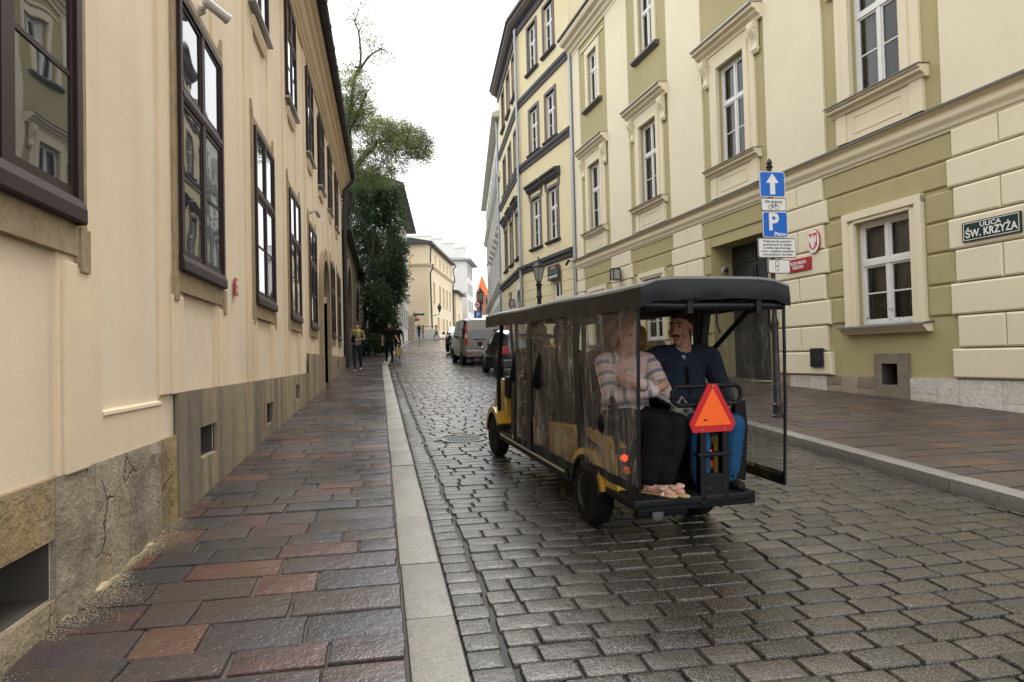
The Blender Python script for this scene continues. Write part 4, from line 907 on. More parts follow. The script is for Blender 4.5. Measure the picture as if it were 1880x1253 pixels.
t = thing('shop_sign', 'dark hanging shop sign with pink, green and white lines above a small window', 'sign', tuple(FA @ Vector((2.05, .1, 4.98))), (0, 0, math.atan2(1, -.156)))
q_ = MB(); q_.box((-.62, 0, 0), (.62, .08, .66)); q_.build('board', M['trim_dark'], t, bev=.01)
M['pink'] = simple('pink_lettering', (.6, .25, .27), .5); M['sgreen'] = simple('green_sign_panel', (.03, .09, .07), .4)
q_ = MB(); q_.box((-.55, .08, .25), (-.02, .085, .42)); q_.box((.02, .08, .25), (.55, .085, .42)); q_.build('panel', M['sgreen'], t)
q_ = MB(); [q_.box((-.28 + k * .095, .08, .49), (-.21 + k * .095, .085, .58)) for k in range(6)]; q_.build('pink_line', M['pink'], t)
q_ = MB(); [q_.box((-.5 + k * .1, .08, .1), (-.43 + k * .1, .085, .18)) for k in range(10)]; q_.build('white_line', M['enamel_white'], t)
q_ = MB(); q_.box((-.58, .08, .62), (.58, .086, .635)); q_.box((-.58, .08, .025), (.58, .086, .04)); q_.build('edge_strip', M['trim_mauve'], t)
wall_lantern(tuple(FB @ Vector((2.9, .02, 4.3))), math.atan2(1, .057), 'small wall lantern beside the arched doorway of the straw-coloured house')
pc = FA @ Vector((.15, .06, 5.55)); t = thing('security_camera', 'dark bullet camera near the top of the lower drainpipe', 'camera', tuple(pc), (0, 0, math.atan2(1, -.156)), 'wall cameras on the buildings')
q_ = MB(); q_.tube([(0, 0, 0), (0, .15, .02)], .02, 8); q_.build('bracket', M['dark_metal'], t); q_ = MB(); q_.lathe([(.05, -.05), (.06, .0), (.06, .24), (.05, .26)], 12, ax='x', M=Matrix.Translation((0, .18, 0)) @ Matrix.Rotation(.5, 4, 'Y')); q_.build('housing', M['dark_metal'], t, smooth=40)
# ------------------------------------------------------------------ farther houses
def far_window(parent, F, c, wd, z0, z1, out=1, mat='trim_mauve', y=0., sill=True):
    s = out; q_ = MB(); h = wd / 2; Y = lambda d: y + s * d
    q_.box((c - h - .1, Y(0), z0), (c - h, Y(.07), z1 + .1)); q_.box((c + h, Y(0), z0), (c + h + .1, Y(.07), z1 + .1)); q_.box((c - h, Y(0), z1), (c + h, Y(.07), z1 + .1)); q_.box((c - .04, Y(0), z0), (c + .04, Y(.05), z1)); q_.box((c - h, Y(0), z0 + (z1 - z0) * .62), (c + h, Y(.05), z0 + (z1 - z0) * .62 + .07))
    if sill: q_.box((c - h - .2, Y(0), z0 - .14), (c + h + .2, Y(.14), z0))
    wn = pl(q_.build('window', M[mat], parent), F); q_ = MB(); q_.box((c - h, Y(0), z0), (c + h, Y(.02), z1)); q_.build('pane', M['glass'], wn); return wn
def house(name, label, F, L, dep, z0, z1, mat, out, wins, wmat='trim_mauve', roof=None, eave=.4, cor=None, cmat=None, emat='roof_dark'):
    t = thing(name, label, 'building'); q_ = MB(); yb = -out * dep
    q_.box((0, 0, z0), (L, yb, z1)); pl(q_.build('wall', M[mat], t), F)
    for c, wd, a, b in wins: far_window(t, F, c, wd, a, b, out, wmat)
    for z in (cor or []):
        q_ = MB(); o = out; q_.sweep([(-.01 * o, z), (.1 * o, z), (.3 * o, z + .25), (.3 * o, z + .35), (-.01 * o, z + .4)], -.3, L); pl(q_.build('string_course', M[cmat or mat], t, fix=True), F)
    if roof:
        q_ = MB(); o = out; q_.sweep([(eave * o, z1), (eave * o, z1 + .25), (-o * dep * .5, z1 + roof), (yb - eave * o, z1 + .25), (yb - eave * o, z1)], -eave, L + .2); pl(q_.build('roof', M[emat], t, fix=True), F)
    return t
g_ = lambda y: prof(y) - 1
wh = house('white_house', 'narrow white stucco house behind the straw-coloured one on the right', FMx(7.62, 43.9, .113), 28, 8, 1, 17.2, 'wall_b3', 1, [(c, 1.1, z, z + h) for c in (2, 4.6, 7.2, 9.8, 12.6, 15.4, 18.2, 21, 24) for z, h in ((3.4, 2.), (7.2, 2.4), (11.0, 2.2), (14.2, 1.7))], 'wall_grey', 2.2, .5, (6.2, 13.3), 'wall_grey', 'wall_grey')
for c in (2, 4.6, 7.2, 9.8, 12.6, 15.4): q_ = MB(); q_.sweep([(0, 9.7), (.1, 9.75), (.35, 9.98), (.35, 10.08), (0, 10.14)], c - .85, c + .85); pl(q_.build('window_hood', M['wall_grey'], wh, fix=True), FMx(7.62, 43.9, .113))
drainpipe((7.5, 44.15, 0), 2, 17.2, 'grey drainpipe at the near corner of the white stucco house')
# left: grey house after the tree (its street side runs along the bend)
FG = FMx(.75, 56.5, .09)
gh = house('grey_house', 'grey-white house with a deep dark eave half hidden by the tree', FG, 20.2, 9, 2, 15.6, 'wall_grey', -1, [(c, .95, z, z + h) for c in (3, 6.2, 9.4, 12.6, 16, 18.6) for z, h in ((5.0, 1.7), (9.3, 2.2), (12.4, 1.8))], 'wall_grey', 2.0, 1.05, (7.7,), 'wall_grey')
q_ = MB(); q_.poly([(17.6, 2.6), (20.4, 2.6), (20.4, 3.5), (20.2, 6.4), (19.4, 6.4)], lambda u, v, d: (u, d, v), 0, -.7); pl(q_.build('buttress', M['stone_grey'], gh, fix=True), FG)
# apricot house facing down the street, on the outside of the bend
a14 = math.radians(13.8); FD = Matrix.Translation((5.15, 80.3, 0)) @ Matrix.Rotation(R90 - a14, 4, 'Z')
ah = house('apricot_house', 'apricot coloured house with battered wall where the street bends', FD, 19, 13, 2.8, 15.1, 'wall_cream2', -1, [(c, .85, z, z + h) for c in (3.2, 7.6, 10.6, 13.4, 16.2) for z, h in ((8.6, 2.3),)] + [(c, .55, 13.4, 14.3) for c in (4.5, 8, 11, 14, 17)] + [(c, .8, 5.2, 6.8) for c in (6, 10, 13, 16)], 'wall_b2', 1.6, .55, (12.5,), 'wall_cream2')
# its end wall, windows and pipes
FE = Matrix.Translation((5.15, 80.3, 0)) @ Matrix.Rotation(R90 - a14 + R90, 4, 'Z')
q_ = MB(); q_.sweep([(0.02, 12.5), (.1, 12.5), (.3, 12.75), (.3, 12.85), (.02, 12.9)], -.3, 12); pl(q_.build('string_course', M['wall_cream2'], ah, fix=True), FE)
far_window(ah, FE, 3.3, 1.1, 8.6, 11.0, 1, 'wall_b2'); far_window(ah, FE, 3.3, .9, 13.3, 14.6, 1, 'wall_b2')
q_ = MB(); q_.poly([(0, 2.5), (-.0, 11.5), (2.6, 11.5), (2.6, 2.5)], lambda u, v, d: (u, d * (1 if v < 3 else .02), v), 0.01, .9); pl(q_.build('battered_buttress', M['wall_cream2'], ah, fix=True), FE)
q_ = MB(); q_.tube([(.4, -.7, 15), (.4, -.2, 14.6), (.4, -.15, 12.9), (.4, -.45, 12.7), (.4, -.4, 12.3), (.4, -.12, 11.8), (.5, -.12, 8), (.9, -.14, 4)], .09, 6); pl(q_.build('downpipe', M['gutter'], ah), FD); q_ = MB(); q_.tube([(18.6, -.7, 15), (18.6, -.2, 14.4), (18.6, -.45, 12.8), (18.6, -.15, 12), (18.8, -.15, 4)], .09, 6); pl(q_.build('downpipe', M['gutter'], ah), FD)
wl = FD @ Vector((2.2, -.05, 6.8)); t = thing('wall_lantern', 'black lantern on a bracket on the apricot wall', 'lantern', tuple(wl), (0, 0, R90 - a14))
q_ = MB(); q_.tube([(0, 0, 0), (0, -.7, .1), (0, -.75, .4)], .04, 6); q_.build('bracket', M['dark_metal'], t); q_ = MB(); q_.lathe([(.1, .4), (.26, 1.0), (.3, 1.02), (.12, 1.3), (.03, 1.5)], 6, M=Matrix.Translation((0, -.75, 0))); q_.build('lantern', M['dark_metal'], t)
# white fire-wall block with stepped top
FW = Matrix.Translation((12.9, 108, 0)) @ Matrix.Rotation(R90 - a14, 4, 'Z')
ws = house('stepped_house', 'tall white house with a stepped blank gable beyond the apricot house', FW, 9, 9, 4, 17.2, 'wall_b3', -1, [(c, .9, z, z + 1.5) for c in (1.8, 4.2, 6.6) for z in (6.6, 9.4, 12.2, 15)], 'wall_grey', .5, .9, (), None, 'zinc')
q_ = MB()
for k, (x0, x1, zt) in enumerate(((-.02, 1.8, 19.2), (1.8, 3.6, 20.0), (3.6, 5.4, 20.8), (5.4, 9.2, 21.3))): q_.box((-.25, x0, 12), (.25, x1, zt)); q_.box((-.35, x0 - .05, zt), (.35, x1 + .05, zt + .15))
pl(q_.build('stepped_gable', M['wall_b3'], ws), FW)
FY = Matrix.Translation((10.2, 99.2, 0)) @ Matrix.Rotation(R90 - a14, 4, 'Z')
house('annexe', 'low yellow annexe between the apricot house and the white stepped house', FY, 7, 6, 4, 11.2, 'wall_cream2', -1, [(3, .8, 6.5, 8.2)], 'wall_b2', .8, .6)
FZ = Matrix.Translation((17.3, 134, 0)) @ Matrix.Rotation(R90 - .12, 4, 'Z')
house('brown_house', 'brown-roofed house far down the street before the spire', FZ, 26, 9, 4, 10.5, 'stone_grey', -1, [(c, 1., 7.5, 9.5) for c in (3, 8, 13, 18)], 'wall_b3', 3.4, .8, (), None, 'roof_dark')
house('curved_house', 'low pale house under the spire at the far bend', Matrix.Translation((21.5, 150, 0)) @ Matrix.Rotation(0, 4, 'Z'), 12, 8, 4, 8.4, 'wall_b3', -1, [(2, 1, 6, 7.6), (6, 1, 6, 7.6)], 'wall_grey', 3.0, .6, (7.7,), 'wall_b2', 'zinc_dark')
M['tile_orange'] = simple('orange_roof_tile', (.72, .17, .045), .7); M['brick'] = simple('weathered_brick', (.36, .16, .11), .9)
cs = thing('church_tower', 'brick tower with a bright orange pointed spire far down the street', 'tower', (25.3, 178, 5.5), (0, 0, .3))
q_ = MB(); q_.box((-1.3, -1.3, -1), (1.3, 1.3, 12.6)); q_.build('tower', M['brick'], cs); q_ = MB(); q_.add([(-1.45, -1.45, 12.6), (1.45, -1.45, 12.6), (1.45, 1.45, 12.6), (-1.45, 1.45, 12.6), (0, 0, 18.2)], [(0, 1, 4), (1, 2, 4), (2, 3, 4), (3, 0, 4), (3, 2, 1, 0)]); sp_ = q_.build('spire', M['tile_orange'], cs); q_ = MB(); q_.tube([(0, 0, 18.2), (0, 0, 20.6)], .05, 5); q_.build('finial', M['zinc_dark'], sp_)
for s_ in (-.6, .6): q_ = MB(); q_.box((s_ - .2, -1.35, 10.2), (s_ + .2, -1.28, 11.8)); q_.build('louvre', M['dark_boards'], cs)
# pavement corner and low wall at the bend
q_ = MB(); q_.add([(-2, 77.5, prof(77.5) - .005), (5.0, 77.5, prof(77.5) - .005), (9, 79.6, prof(79.6) - .005), (20, 95, prof(95) - .005), (20, 112, prof(110)), (-2, 112, prof(110))], [(0, 1, 2, 3, 4, 5)]); tag(q_.build('pavement_corner', M['slab_joint']), kind='structure')
t = thing('low_wall', 'low pale retaining wall with a rail behind the far pedestrians', 'wall', (4.6, 79.3, prof(79)))
q_ = MB(); q_.box((-1.4, -.15, -.2), (1.5, .2, 1.25)); q_.build('wall', M['wall_b3'], t, bev=.06); q_ = MB(); q_.tube([(-1.4, 0, 1.55), (.6, 0, 1.55), (1.4, 0, 1.4)], .04, 6); [q_.tube([(x, 0, 1.2), (x, 0, 1.55)], .03, 6) for x in (-1.3, -.4, .5, 1.3)]; q_.build('rail', M['dark_metal'], t)
# ------------------------------------------------------------------ street furniture
M['sign_blue'] = simple('traffic_blue', (.004, .14, .62), .35); M['sign_white'] = flat('traffic_white', (.78, .78, .76), .4); M['sign_black'] = flat('traffic_black', (.012, .012, .014), .5); M['sign_red'] = simple('traffic_red', (.6, .02, .02), .35)
def rrect(w_, h_, r_, n=5): return [(sx * (w_ / 2 - r_) + r_ * math.cos(a0 + k * R90 / n), sy * (h_ / 2 - r_) + r_ * math.sin(a0 + k * R90 / n)) for sx, sy, a0 in ((1, 1, 0), (-1, 1, R90), (-1, -1, 2 * R90), (1, -1, 3 * R90)) for k in range(n + 1)]
XZ = lambda u, v, d: (u, -d, v)
def face_s(x, d, z): return Matrix(((1, 0, 0, x), (0, 0, -1, -d), (0, 1, 0, z), (0, 0, 0, 1)))
def board(parent, name, x, z, w_, h_, mat, edge=None, r_=.03, rot=0, y=0.):
    q_ = MB(); q_.poly(rrect(w_, h_, r_), XZ, 0, .014); o = q_.build(name, M['alu'], parent, fix=True); o.location = (x, y - .05, z); o.rotation_euler = (0, 0, rot)
    q_ = MB(); q_.poly(rrect(w_ - .006, h_ - .006, r_), XZ, .014, .016); q_.build('border', M[edge or mat], o, fix=True)
    q_ = MB(); e = .024 if edge else .008; q_.poly(rrect(w_ - e, h_ - e, r_ * .8), XZ, .016, .018); q_.build('face', M[mat], o, fix=True); return o
px, py = 5.81, 9.45; pz = prof(py) + RS
sp_ = thing('sign_post', 'dark post carrying a stack of blue and white traffic signs on the right pavement', 'sign post', (px, py, pz))
q_ = MB(); q_.lathe([(.10, 0), (.10, .03), (.075, .05), (.07, .16), (.085, .18), (.085, .2), (.055, .22), (.05, 1.35), (.052, 1.38), (.06, 1.4), (.06, 1.44), (.045, 1.48), (.035, 1.55), (.034, 3.78), (.045, 3.79), (.05, 3.82), (.03, 3.84), (.045, 3.87), (.03, 3.91), (.0, 3.95)], 14); q_.build('post', M['dark_metal'], sp_, smooth=40)
S = lambda z: z - pz
b = board(sp_, 'one_way_sign', .0, S(3.985), .42, .39, 'sign_blue', 'sign_white', .035)
q_ = MB(); q_.poly([(-.042, -.155), (.042, -.155), (.042, .02), (.105, .02), (0, .165), (-.105, .02), (-.042, .02)], XZ, .018, .020); q_.build('arrow', M['sign_white'], b, fix=True)
b = board(sp_, 'cycle_exempt_plate', .01, S(3.675), .42, .20, 'sign_white', 'sign_black', .025)
lettering('Nie dotyczy', .07, b, face_s(0, .0185, .045), M['sign_black'], .29, .001)
q_ = MB()
for sx in (-.055, .055): q_.tube([(sx + .034 * math.cos(a), -.0195, -.04 + .034 * math.sin(a)) for a in [k * math.pi / 8 for k in range(17)]], .0035, 5)
q_.tube([(-.055, -.0195, -.04), (-.03, -.0195, .0), (.03, -.0195, .0), (.055, -.0195, -.04)], .0035, 5); q_.tube([(-.03, -.0195, .0), (.0, -.0195, -.04), (.03, -.0195, .0)], .0035, 5); q_.tube([(-.055, -.0195, -.04), (.0, -.0195, -.04)], .0035, 5); q_.tube([(-.04, -.0195, .02), (-.015, -.0195, .018)], .005, 5); q_.tube([(.03, -.0195, .0), (.025, -.0195, .025), (.045, -.0195, .03)], .0035, 5); q_.build('bicycle_symbol', M['sign_black'], b)
b = board(sp_, 'parking_sign', .025, S(3.37), .42, .395, 'sign_blue', 'sign_white', .035, .03)
lettering('P', .36, b, face_s(-.03, .0185, .03), M['sign_white'], .17, .012); lettering('Płatny', .085, b, face_s(.08, .0185, -.145), M['sign_white'], .2, .002)
b = board(sp_, 'restriction_plate', .045, S(3.015), .64, .30, 'sign_white', 'sign_black', .035, .02)
for k, s_ in enumerate(('Wyłącznie dla pojazdów', 'uprawnionych do wjazdu', 'w strefie ograniczonego', 'ruchu z wyjątkiem pojazdów', 'wolnobieżnych i dorożek')): lettering(s_, .048, b, face_s(0, .0185, .1 - k * .05), M['sign_black'], (.48, .48, .46, .55, .5)[k], .0008)
b = board(sp_, 'parking_layout_plate', .065, S(2.735), .40, .215, 'sign_white', 'sign_black', .03, .12)
q_ = MB()
for z0, z1 in ((-.07, .0), (.01, .08)):
    for a_, b_ in (((-.07, .018, z0), (-.01, .02, z0 + .006)), ((-.07, .018, z1 - .006), (-.01, .02, z1)), ((-.07, .018, z0), (-.064, .02, z1)), ((-.016, .018, z0), (-.01, .02, z1))): q_.box((a_[0], -a_[1], a_[2]), (b_[0], -b_[1], b_[2]))
q_.build('bay_symbol', M['sign_black'], b)
q_ = MB(); q_.lathe([(.17, 0), (.17, .012)], 24, ax='y', M=Matrix.Translation((.1, .05, S(3.2)))); q_.build('rear_round_sign', M['alu'], sp_)
q_ = MB(); [q_.box((-.06, -.055, S(z)), (.06, .04, S(z) + .03)) for z in (4.1, 3.9, 3.66, 3.45, 3.28, 3.05, 2.72)]; q_.build('clamp', M['zinc_dark'], sp_)
q_ = MB(); q_.box((-.03, -.0375, S(2.43)), (.03, -.034, S(2.5))); q_.build('sticker', M['sign_white'], sp_)
# iron street lamps
def street_lamp(loc, label, h=4.1):
    t = thing('street_lamp', label, 'street lamp', loc, (0, 0, .3), 'iron street lamps on the right pavement')
    q_ = MB(); k = h / 4.1
    q_.lathe([(.19, 0), (.19, .1), (.15, .14), (.14, .7), (.16, .74), (.12, .8), (.085, .95), (.08, 2.55 * k), (.11, 2.6 * k), (.11, 2.64 * k), (.085, 2.7 * k), (.09, 3.0 * k), (.12, 3.05 * k), (.12, 3.12 * k), (.05, 3.15 * k), (.05, 3.2 * k)], 12); q_.build('post', M['dark_metal'], t, smooth=40)
    q_ = MB(); z0, z1 = 3.2 * k, 3.72 * k
    for a in range(6):
        an = a * math.pi / 3; q_.tube([(.11 * math.cos(an), .11 * math.sin(an), z0), (.25 * math.cos(an), .25 * math.sin(an), z1)], .014, 5)
    q_.lathe([(.12, z0 - .03), (.12, z0)], 6); q_.lathe([(.27, z1), (.28, z1 + .03), (.12, z1 + .2), (.1, z1 + .22), (.1, z1 + .26), (.04, z1 + .3), (.02, z1 + .42)], 6); ln_ = q_.build('lantern', M['dark_metal'], t)
    q_ = MB(); q_.lathe([(.1, z0), (.235, z1)], 6); q_.build('glass', M['lamp_glass'], ln_); return t
street_lamp((5.76, 25.2, prof(25.2) + RS), 'near iron street lamp rising behind the buggy roof')
street_lamp((6.02, 43.3, prof(43.3) + RS), 'distant iron street lamp beside the blue parking sign')
t = thing('parking_sign_post', 'far pole with a blue parking sign below a round red-rimmed sign', 'sign post', (5.82, 43.0, prof(43) + RS))
q_ = MB(); q_.tube([(0, 0, 0), (0, 0, 3.3)], .03, 8); q_.build('post', M['dark_metal'], t); q_ = MB(); q_.lathe([(.2, 0), (.2, .012)], 20, ax='y', M=Matrix.Translation((-.05, -.05, 2.95))); b = q_.build('round_sign', M['sign_red'], t); q_ = MB(); q_.lathe([(.14, -.004), (.14, .0)], 20, ax='y', M=Matrix.Translation((-.05, -.05, 2.95))); q_.box((-.15, -.056, 2.92), (.05, -.0545, 2.98), 1); q_.build('face', [M['sign_white'], M['sign_black']], b)
b = board(t, 'parking_sign', -.02, 2.3, .48, .48, 'sign_blue', None, .04); lettering('P', .4, b, face_s(0, .0185, .0), M['sign_white'], .19, .012); board(t, 'small_plate', -.02, 1.94, .42, .16, 'sign_white', 'sign_black', .02)
t = thing('finger_post', 'far pole with a long dark direction board and a small red sign', 'sign post', (3.22, 76.6, prof(76.6)))
q_ = MB(); q_.tube([(0, 0, 0), (0, 0, 3.1)], .05, 8); q_.build('post', M['dark_metal'], t); q_ = MB(); q_.box((.0, -.06, 2.75), (1.1, -.02, 2.98)); q_.box((-.22, -.07, 2.5), (.22, -.03, 2.95)); q_.box((-.22, -.07, 2.1), (.22, -.03, 2.42)); q_.build('direction_board', M['green_enamel'], t); q_ = MB(); q_.lathe([(.18, 0), (.18, .02)], 14, ax='y', M=Matrix.Translation((.36, -.05, 2.3))); q_.build('round_sign', M['sign_red'], t)
# ------------------------------------------------------------------ figures: one continuous remeshed body, clothing told apart by material
def cap(p0, p1, r0, r1=None, tag='skin', fl=None, bias=0.): return (Vector(p0), Vector(p1), r0, r0 if r1 is None else r1, tag, fl, bias)
def cap_geo(mb, c, n=12):
    p0, p1, r0, r1, tg, fl, _ = c; ax = p1 - p0; L = ax.length; ax = ax / L if L > 1e-6 else Vector((0, 0, 1))
    a = ax.cross(Vector((0, 0, 1))); a = a if a.length > .05 else ax.cross(Vector((1, 0, 0))); a.normalize(); b = ax.cross(a); rings = []
    for k in range(5): an = -R90 + R90 * k / 4; rings.append((p0 + ax * r0 * math.sin(an), max(r0 * math.cos(an), r0 * .02)))
    for k in range(5): an = R90 * k / 4; rings.append((p1 + ax * r1 * math.sin(an), max(r1 * math.cos(an), r1 * .02)))
    vs, fs = [], []
    for q, rr in rings:
        for k in range(n): an = 2 * math.pi * k / n; vs.append(q + (a * math.cos(an) + b * math.sin(an)) * rr)
    if fl:
        d = Vector(fl[0]).normalized(); m_ = (p0 + p1) / 2
        vs = [v - d * ((v - m_).dot(d) - ((p0 - m_).dot(d) + ((p1 - p0).dot(d)) * max(0, min(1, (v - p0).dot(ax) / L if L > 1e-6 else 0)))) * (1 - fl[1]) for v in vs]
    for i in range(len(rings) - 1):
        for k in range(n): fs.append((i * n + k, i * n + (k + 1) % n, (i + 1) * n + (k + 1) % n, (i + 1) * n + k))
    fs += [tuple(range(n))[::-1], tuple(range((len(rings) - 1) * n, len(rings) * n))]
    mb.add(vs, fs)
def blob(name, prims, mats, parent=None, voxel=.012, smooth=5):
    mb = MB(); [cap_geo(mb, c) for c in prims]; me = mb.mesh('tmp', [])
    o = bpy.data.objects.new('tmp', me); COL.objects.link(o)
    m_ = o.modifiers.new('r', 'REMESH'); m_.mode = 'VOXEL'; m_.voxel_size = voxel
    if smooth: s_ = o.modifiers.new('s', 'SMOOTH'); s_.factor = .5; s_.iterations = smooth
    dg = bpy.context.evaluated_depsgraph_get(); out = bpy.data.meshes.new_from_object(o.evaluated_get(dg)); bpy.data.objects.remove(o); bpy.data.meshes.remove(me)
    out.name = name; out.materials.clear(); tags = list(dict.fromkeys(mats)); [out.materials.append(mats[t_]) for t_ in tags]
    n = len(out.polygons); ce = np.empty(n * 3); out.polygons.foreach_get('center', ce); ce = ce.reshape(-1, 3)
    best = np.full(n, 1e9); mi = np.zeros(n, int); lim = np.zeros(n)
    for p0, p1, r0, r1, tg, fl, bias in prims:
        a = np.array(p0); d = np.array(p1) - a; L2 = max(d @ d, 1e-9); t_ = np.clip((ce - a) @ d / L2, 0, 1); off = ce - a - t_[:, None] * d
        if fl: f = np.array(Vector(fl[0]).normalized()); off = off + np.outer((off @ f) * (1 / fl[1] - 1), f)
        ds = np.linalg.norm(off, axis=1) - (r0 + (r1 - r0) * t_) - bias; k = ds < best
        best[k] = ds[k]; mi[k] = tags.index(tg); lim[k] = (t_ * math.sqrt(L2))[k]
    out.polygons.foreach_set('material_index', mi); out.polygons.foreach_set('use_smooth', [True] * n)
    at = out.attributes.new('lim', 'FLOAT', 'FACE'); at.data.foreach_set('value', lim); out.update()
    return link(bpy.data.objects.new(name, out), parent)
def head(c, f, s=1., tilt=0.):
    c = Vector(c); f = Vector(f).normalized(); u = Vector((0, 0, 1)); u = (u - f * u.dot(f)).normalized(); r = f.cross(u)
    P = lambda a, b, d: c + (r * a + f * b + u * d) * s
    q = [cap(P(0, -.018, .035), P(0, .018, .04), .088 * s, .082 * s, 'skin', (r, .86)), cap(P(0, .03, .02), P(0, .04, -.065), .068 * s, .05 * s, 'skin', (r, .92)), cap(P(0, .055, -.095), P(0, .06, -.098), .026 * s),
         cap(P(0, .092, .02), P(0, .112, -.024), .011 * s, .017 * s), cap(P(-.035, .082, .042), P(.035, .082, .042), .014 * s), cap(P(-.05, .045, -.025), P(-.05, .05, -.03), .03 * s), cap(P(.05, .045, -.025), P(.05, .05, -.03), .03 * s),
         cap(P(-.08, -.005, .02), P(-.082, -.012, -.02), .017 * s, .012 * s, 'skin', (r, .6)), cap(P(.08, -.005, .02), P(.082, -.012, -.02), .017 * s, .012 * s, 'skin', (r, .6)),
         cap(P(-.022, .082, -.062), P(.022, .082, -.062), .009 * s, None, 'lip', None, .001)]
    q += [cap(P(x, .084, .022), P(x, .085, .022), .0095 * s, None, 'eye', None, .001) for x in (-.031, .031)]
    q.append(cap(P(0, -.015, -.05), P(0, -.03, -.16), .056 * s, .06 * s))
    return q, P
def hand(wr, d, nrm, side=1, s=1., curl=.6, tg='skin'):
    wr = Vector(wr); d = Vector(d).normalized(); nrm = Vector(nrm); nrm = (nrm - d * nrm.dot(d)).normalized(); b = d.cross(nrm) * side
    q = [cap(wr, wr + d * .075 * s, .028 * s, .034 * s, tg, (nrm, .6))]
    for k, (o, L) in enumerate(((-.028, .062), (-.01, .074), (.009, .07), (.027, .056))):
        a = wr + d * .085 * s + b * o * s; m_ = a + (d * math.cos(curl * .5) + nrm * math.sin(curl * .5)) * L * .55 * s; e = m_ + (d * math.cos(curl * 1.4) + nrm * math.sin(curl * 1.4)) * L * .5 * s
        q += [cap(a, m_, .0092 * s, .0085 * s, tg), cap(m_, e, .0085 * s, .0075 * s, tg)]
    a = wr + d * .025 * s - b * .026 * s; m_ = a + (d * .6 - b * .6 + nrm * .3).normalized() * .042 * s; q += [cap(a, m_, .0125 * s, .011 * s, tg), cap(m_, m_ + (d * .9 + nrm * .3).normalized() * .034 * s, .011 * s, .009 * s, tg)]
    return q
def cloth(name, c, rough=.9):
    m_ = simple(name, c, rough, 0, .15); q = NT.__new__(NT); q.mat = m_; q.t = m_.node_tree; q.b = q.t.nodes['Principled BSDF']; q.out = q.t.nodes['Material Output']
    p = q.pos(); f = q.n('TexWave'); f.wave_type = 'BANDS'; f.bands_direction = 'DIAGONAL'; f.inputs['Scale'].default_value = 3.2; f.inputs['Distortion'].default_value = 9; f.inputs['Detail'].default_value = 2; q.l(p, f.inputs['Vector'])
    q.bump(q.math('ADD', f.outputs['Fac'], q.math('MULTIPLY', q.noise(9, 3, .6, p), 1.5)), .4, .02); return m_
M['skin'] = simple('skin', (.50, .27, .19), .5); M['skin2'] = simple('tanned_skin', (.40, .19, .12), .5); M['lip'] = simple('lip', (.34, .12, .10), .5); M['eye'] = flat('eye', (.03, .022, .02), .2)
M['navy'] = cloth('navy_jacket', (.018, .025, .04)); M['jeans'] = cloth('blue_denim', (.02, .085, .2)); M['black_cloth'] = cloth('black_cloth', (.007, .0075, .0095)); M['dark_jeans'] = cloth('dark_denim', (.018, .026, .042)); M['shirt_blue'] = cloth('pale_blue_shirt', (.30, .36, .58))
M['hair_dark'] = cloth('dark_hair', (.022, .016, .013), .6); M['hair_red'] = cloth('auburn_hair', (.27, .085, .028), .6); M['hair_brown'] = cloth('brown_hair', (.09, .05, .03), .6); M['hair_blond'] = cloth('blond_hair', (.45, .27, .09), .6); M['shoe_white'] = cloth('white_trainer', (.7, .7, .7), .5); M['shoe_dark'] = cloth('dark_shoe', (.02, .018, .018), .5)
M['khaki'] = cloth('khaki_jacket', (.26, .2, .13)); M['yellow_scarf'] = cloth('yellow_scarf', (.46, .44, .1)); M['camel'] = cloth('camel_cloth', (.3, .17, .08)); M['kraft'] = cloth('kraft_paper', (.42, .27, .12)); M['sandal'] = cloth('pink_sandal_leather', (.68, .45, .38), .6); M['cork'] = cloth('cork_sole', (.5, .33, .17)); M['bag_grey'] = cloth('grey_leather_bag', (.33, .33, .32), .5); M['red_cloth'] = cloth('red_jacket', (.3, .03, .03)); M['straw'] = cloth('cream_straw_hat', (.62, .55, .42)); M['yellow_top'] = cloth('yellow_top', (.65, .5, .1))
q = NT('striped_cardigan'); a = q.n('Attribute'); a.attribute_name = 'lim'; f = q.math('FRACT', q.math('ADD', q.math('MULTIPLY', a.outputs['Fac'], 11.5), q.math('MULTIPLY', q.noise(3, 2, .5, q.pos()), .5)))
cc = q.ramp(f, [(0, (.62, .42, .38)), (.28, (.62, .46, .42)), (.34, (.20, .21, .25)), (.62, (.19, .20, .24)), (.68, (.66, .56, .52)), (1, (.62, .42, .38))]); q.l(q.mix(q.math('MULTIPLY', q.noise(90, 2, .5, q.pos()), .3), cc, (.2, .18, .18)), q.b.inputs['Base Color']); q.b.inputs['Roughness'].default_value = .95; q.bump(q.math('ADD', q.noise(9, 3, .6, q.pos()), q.math('MULTIPLY', q.noise(160, 2, .5, q.pos()), .1)), .6, .03); M['stripes'] = q.mat
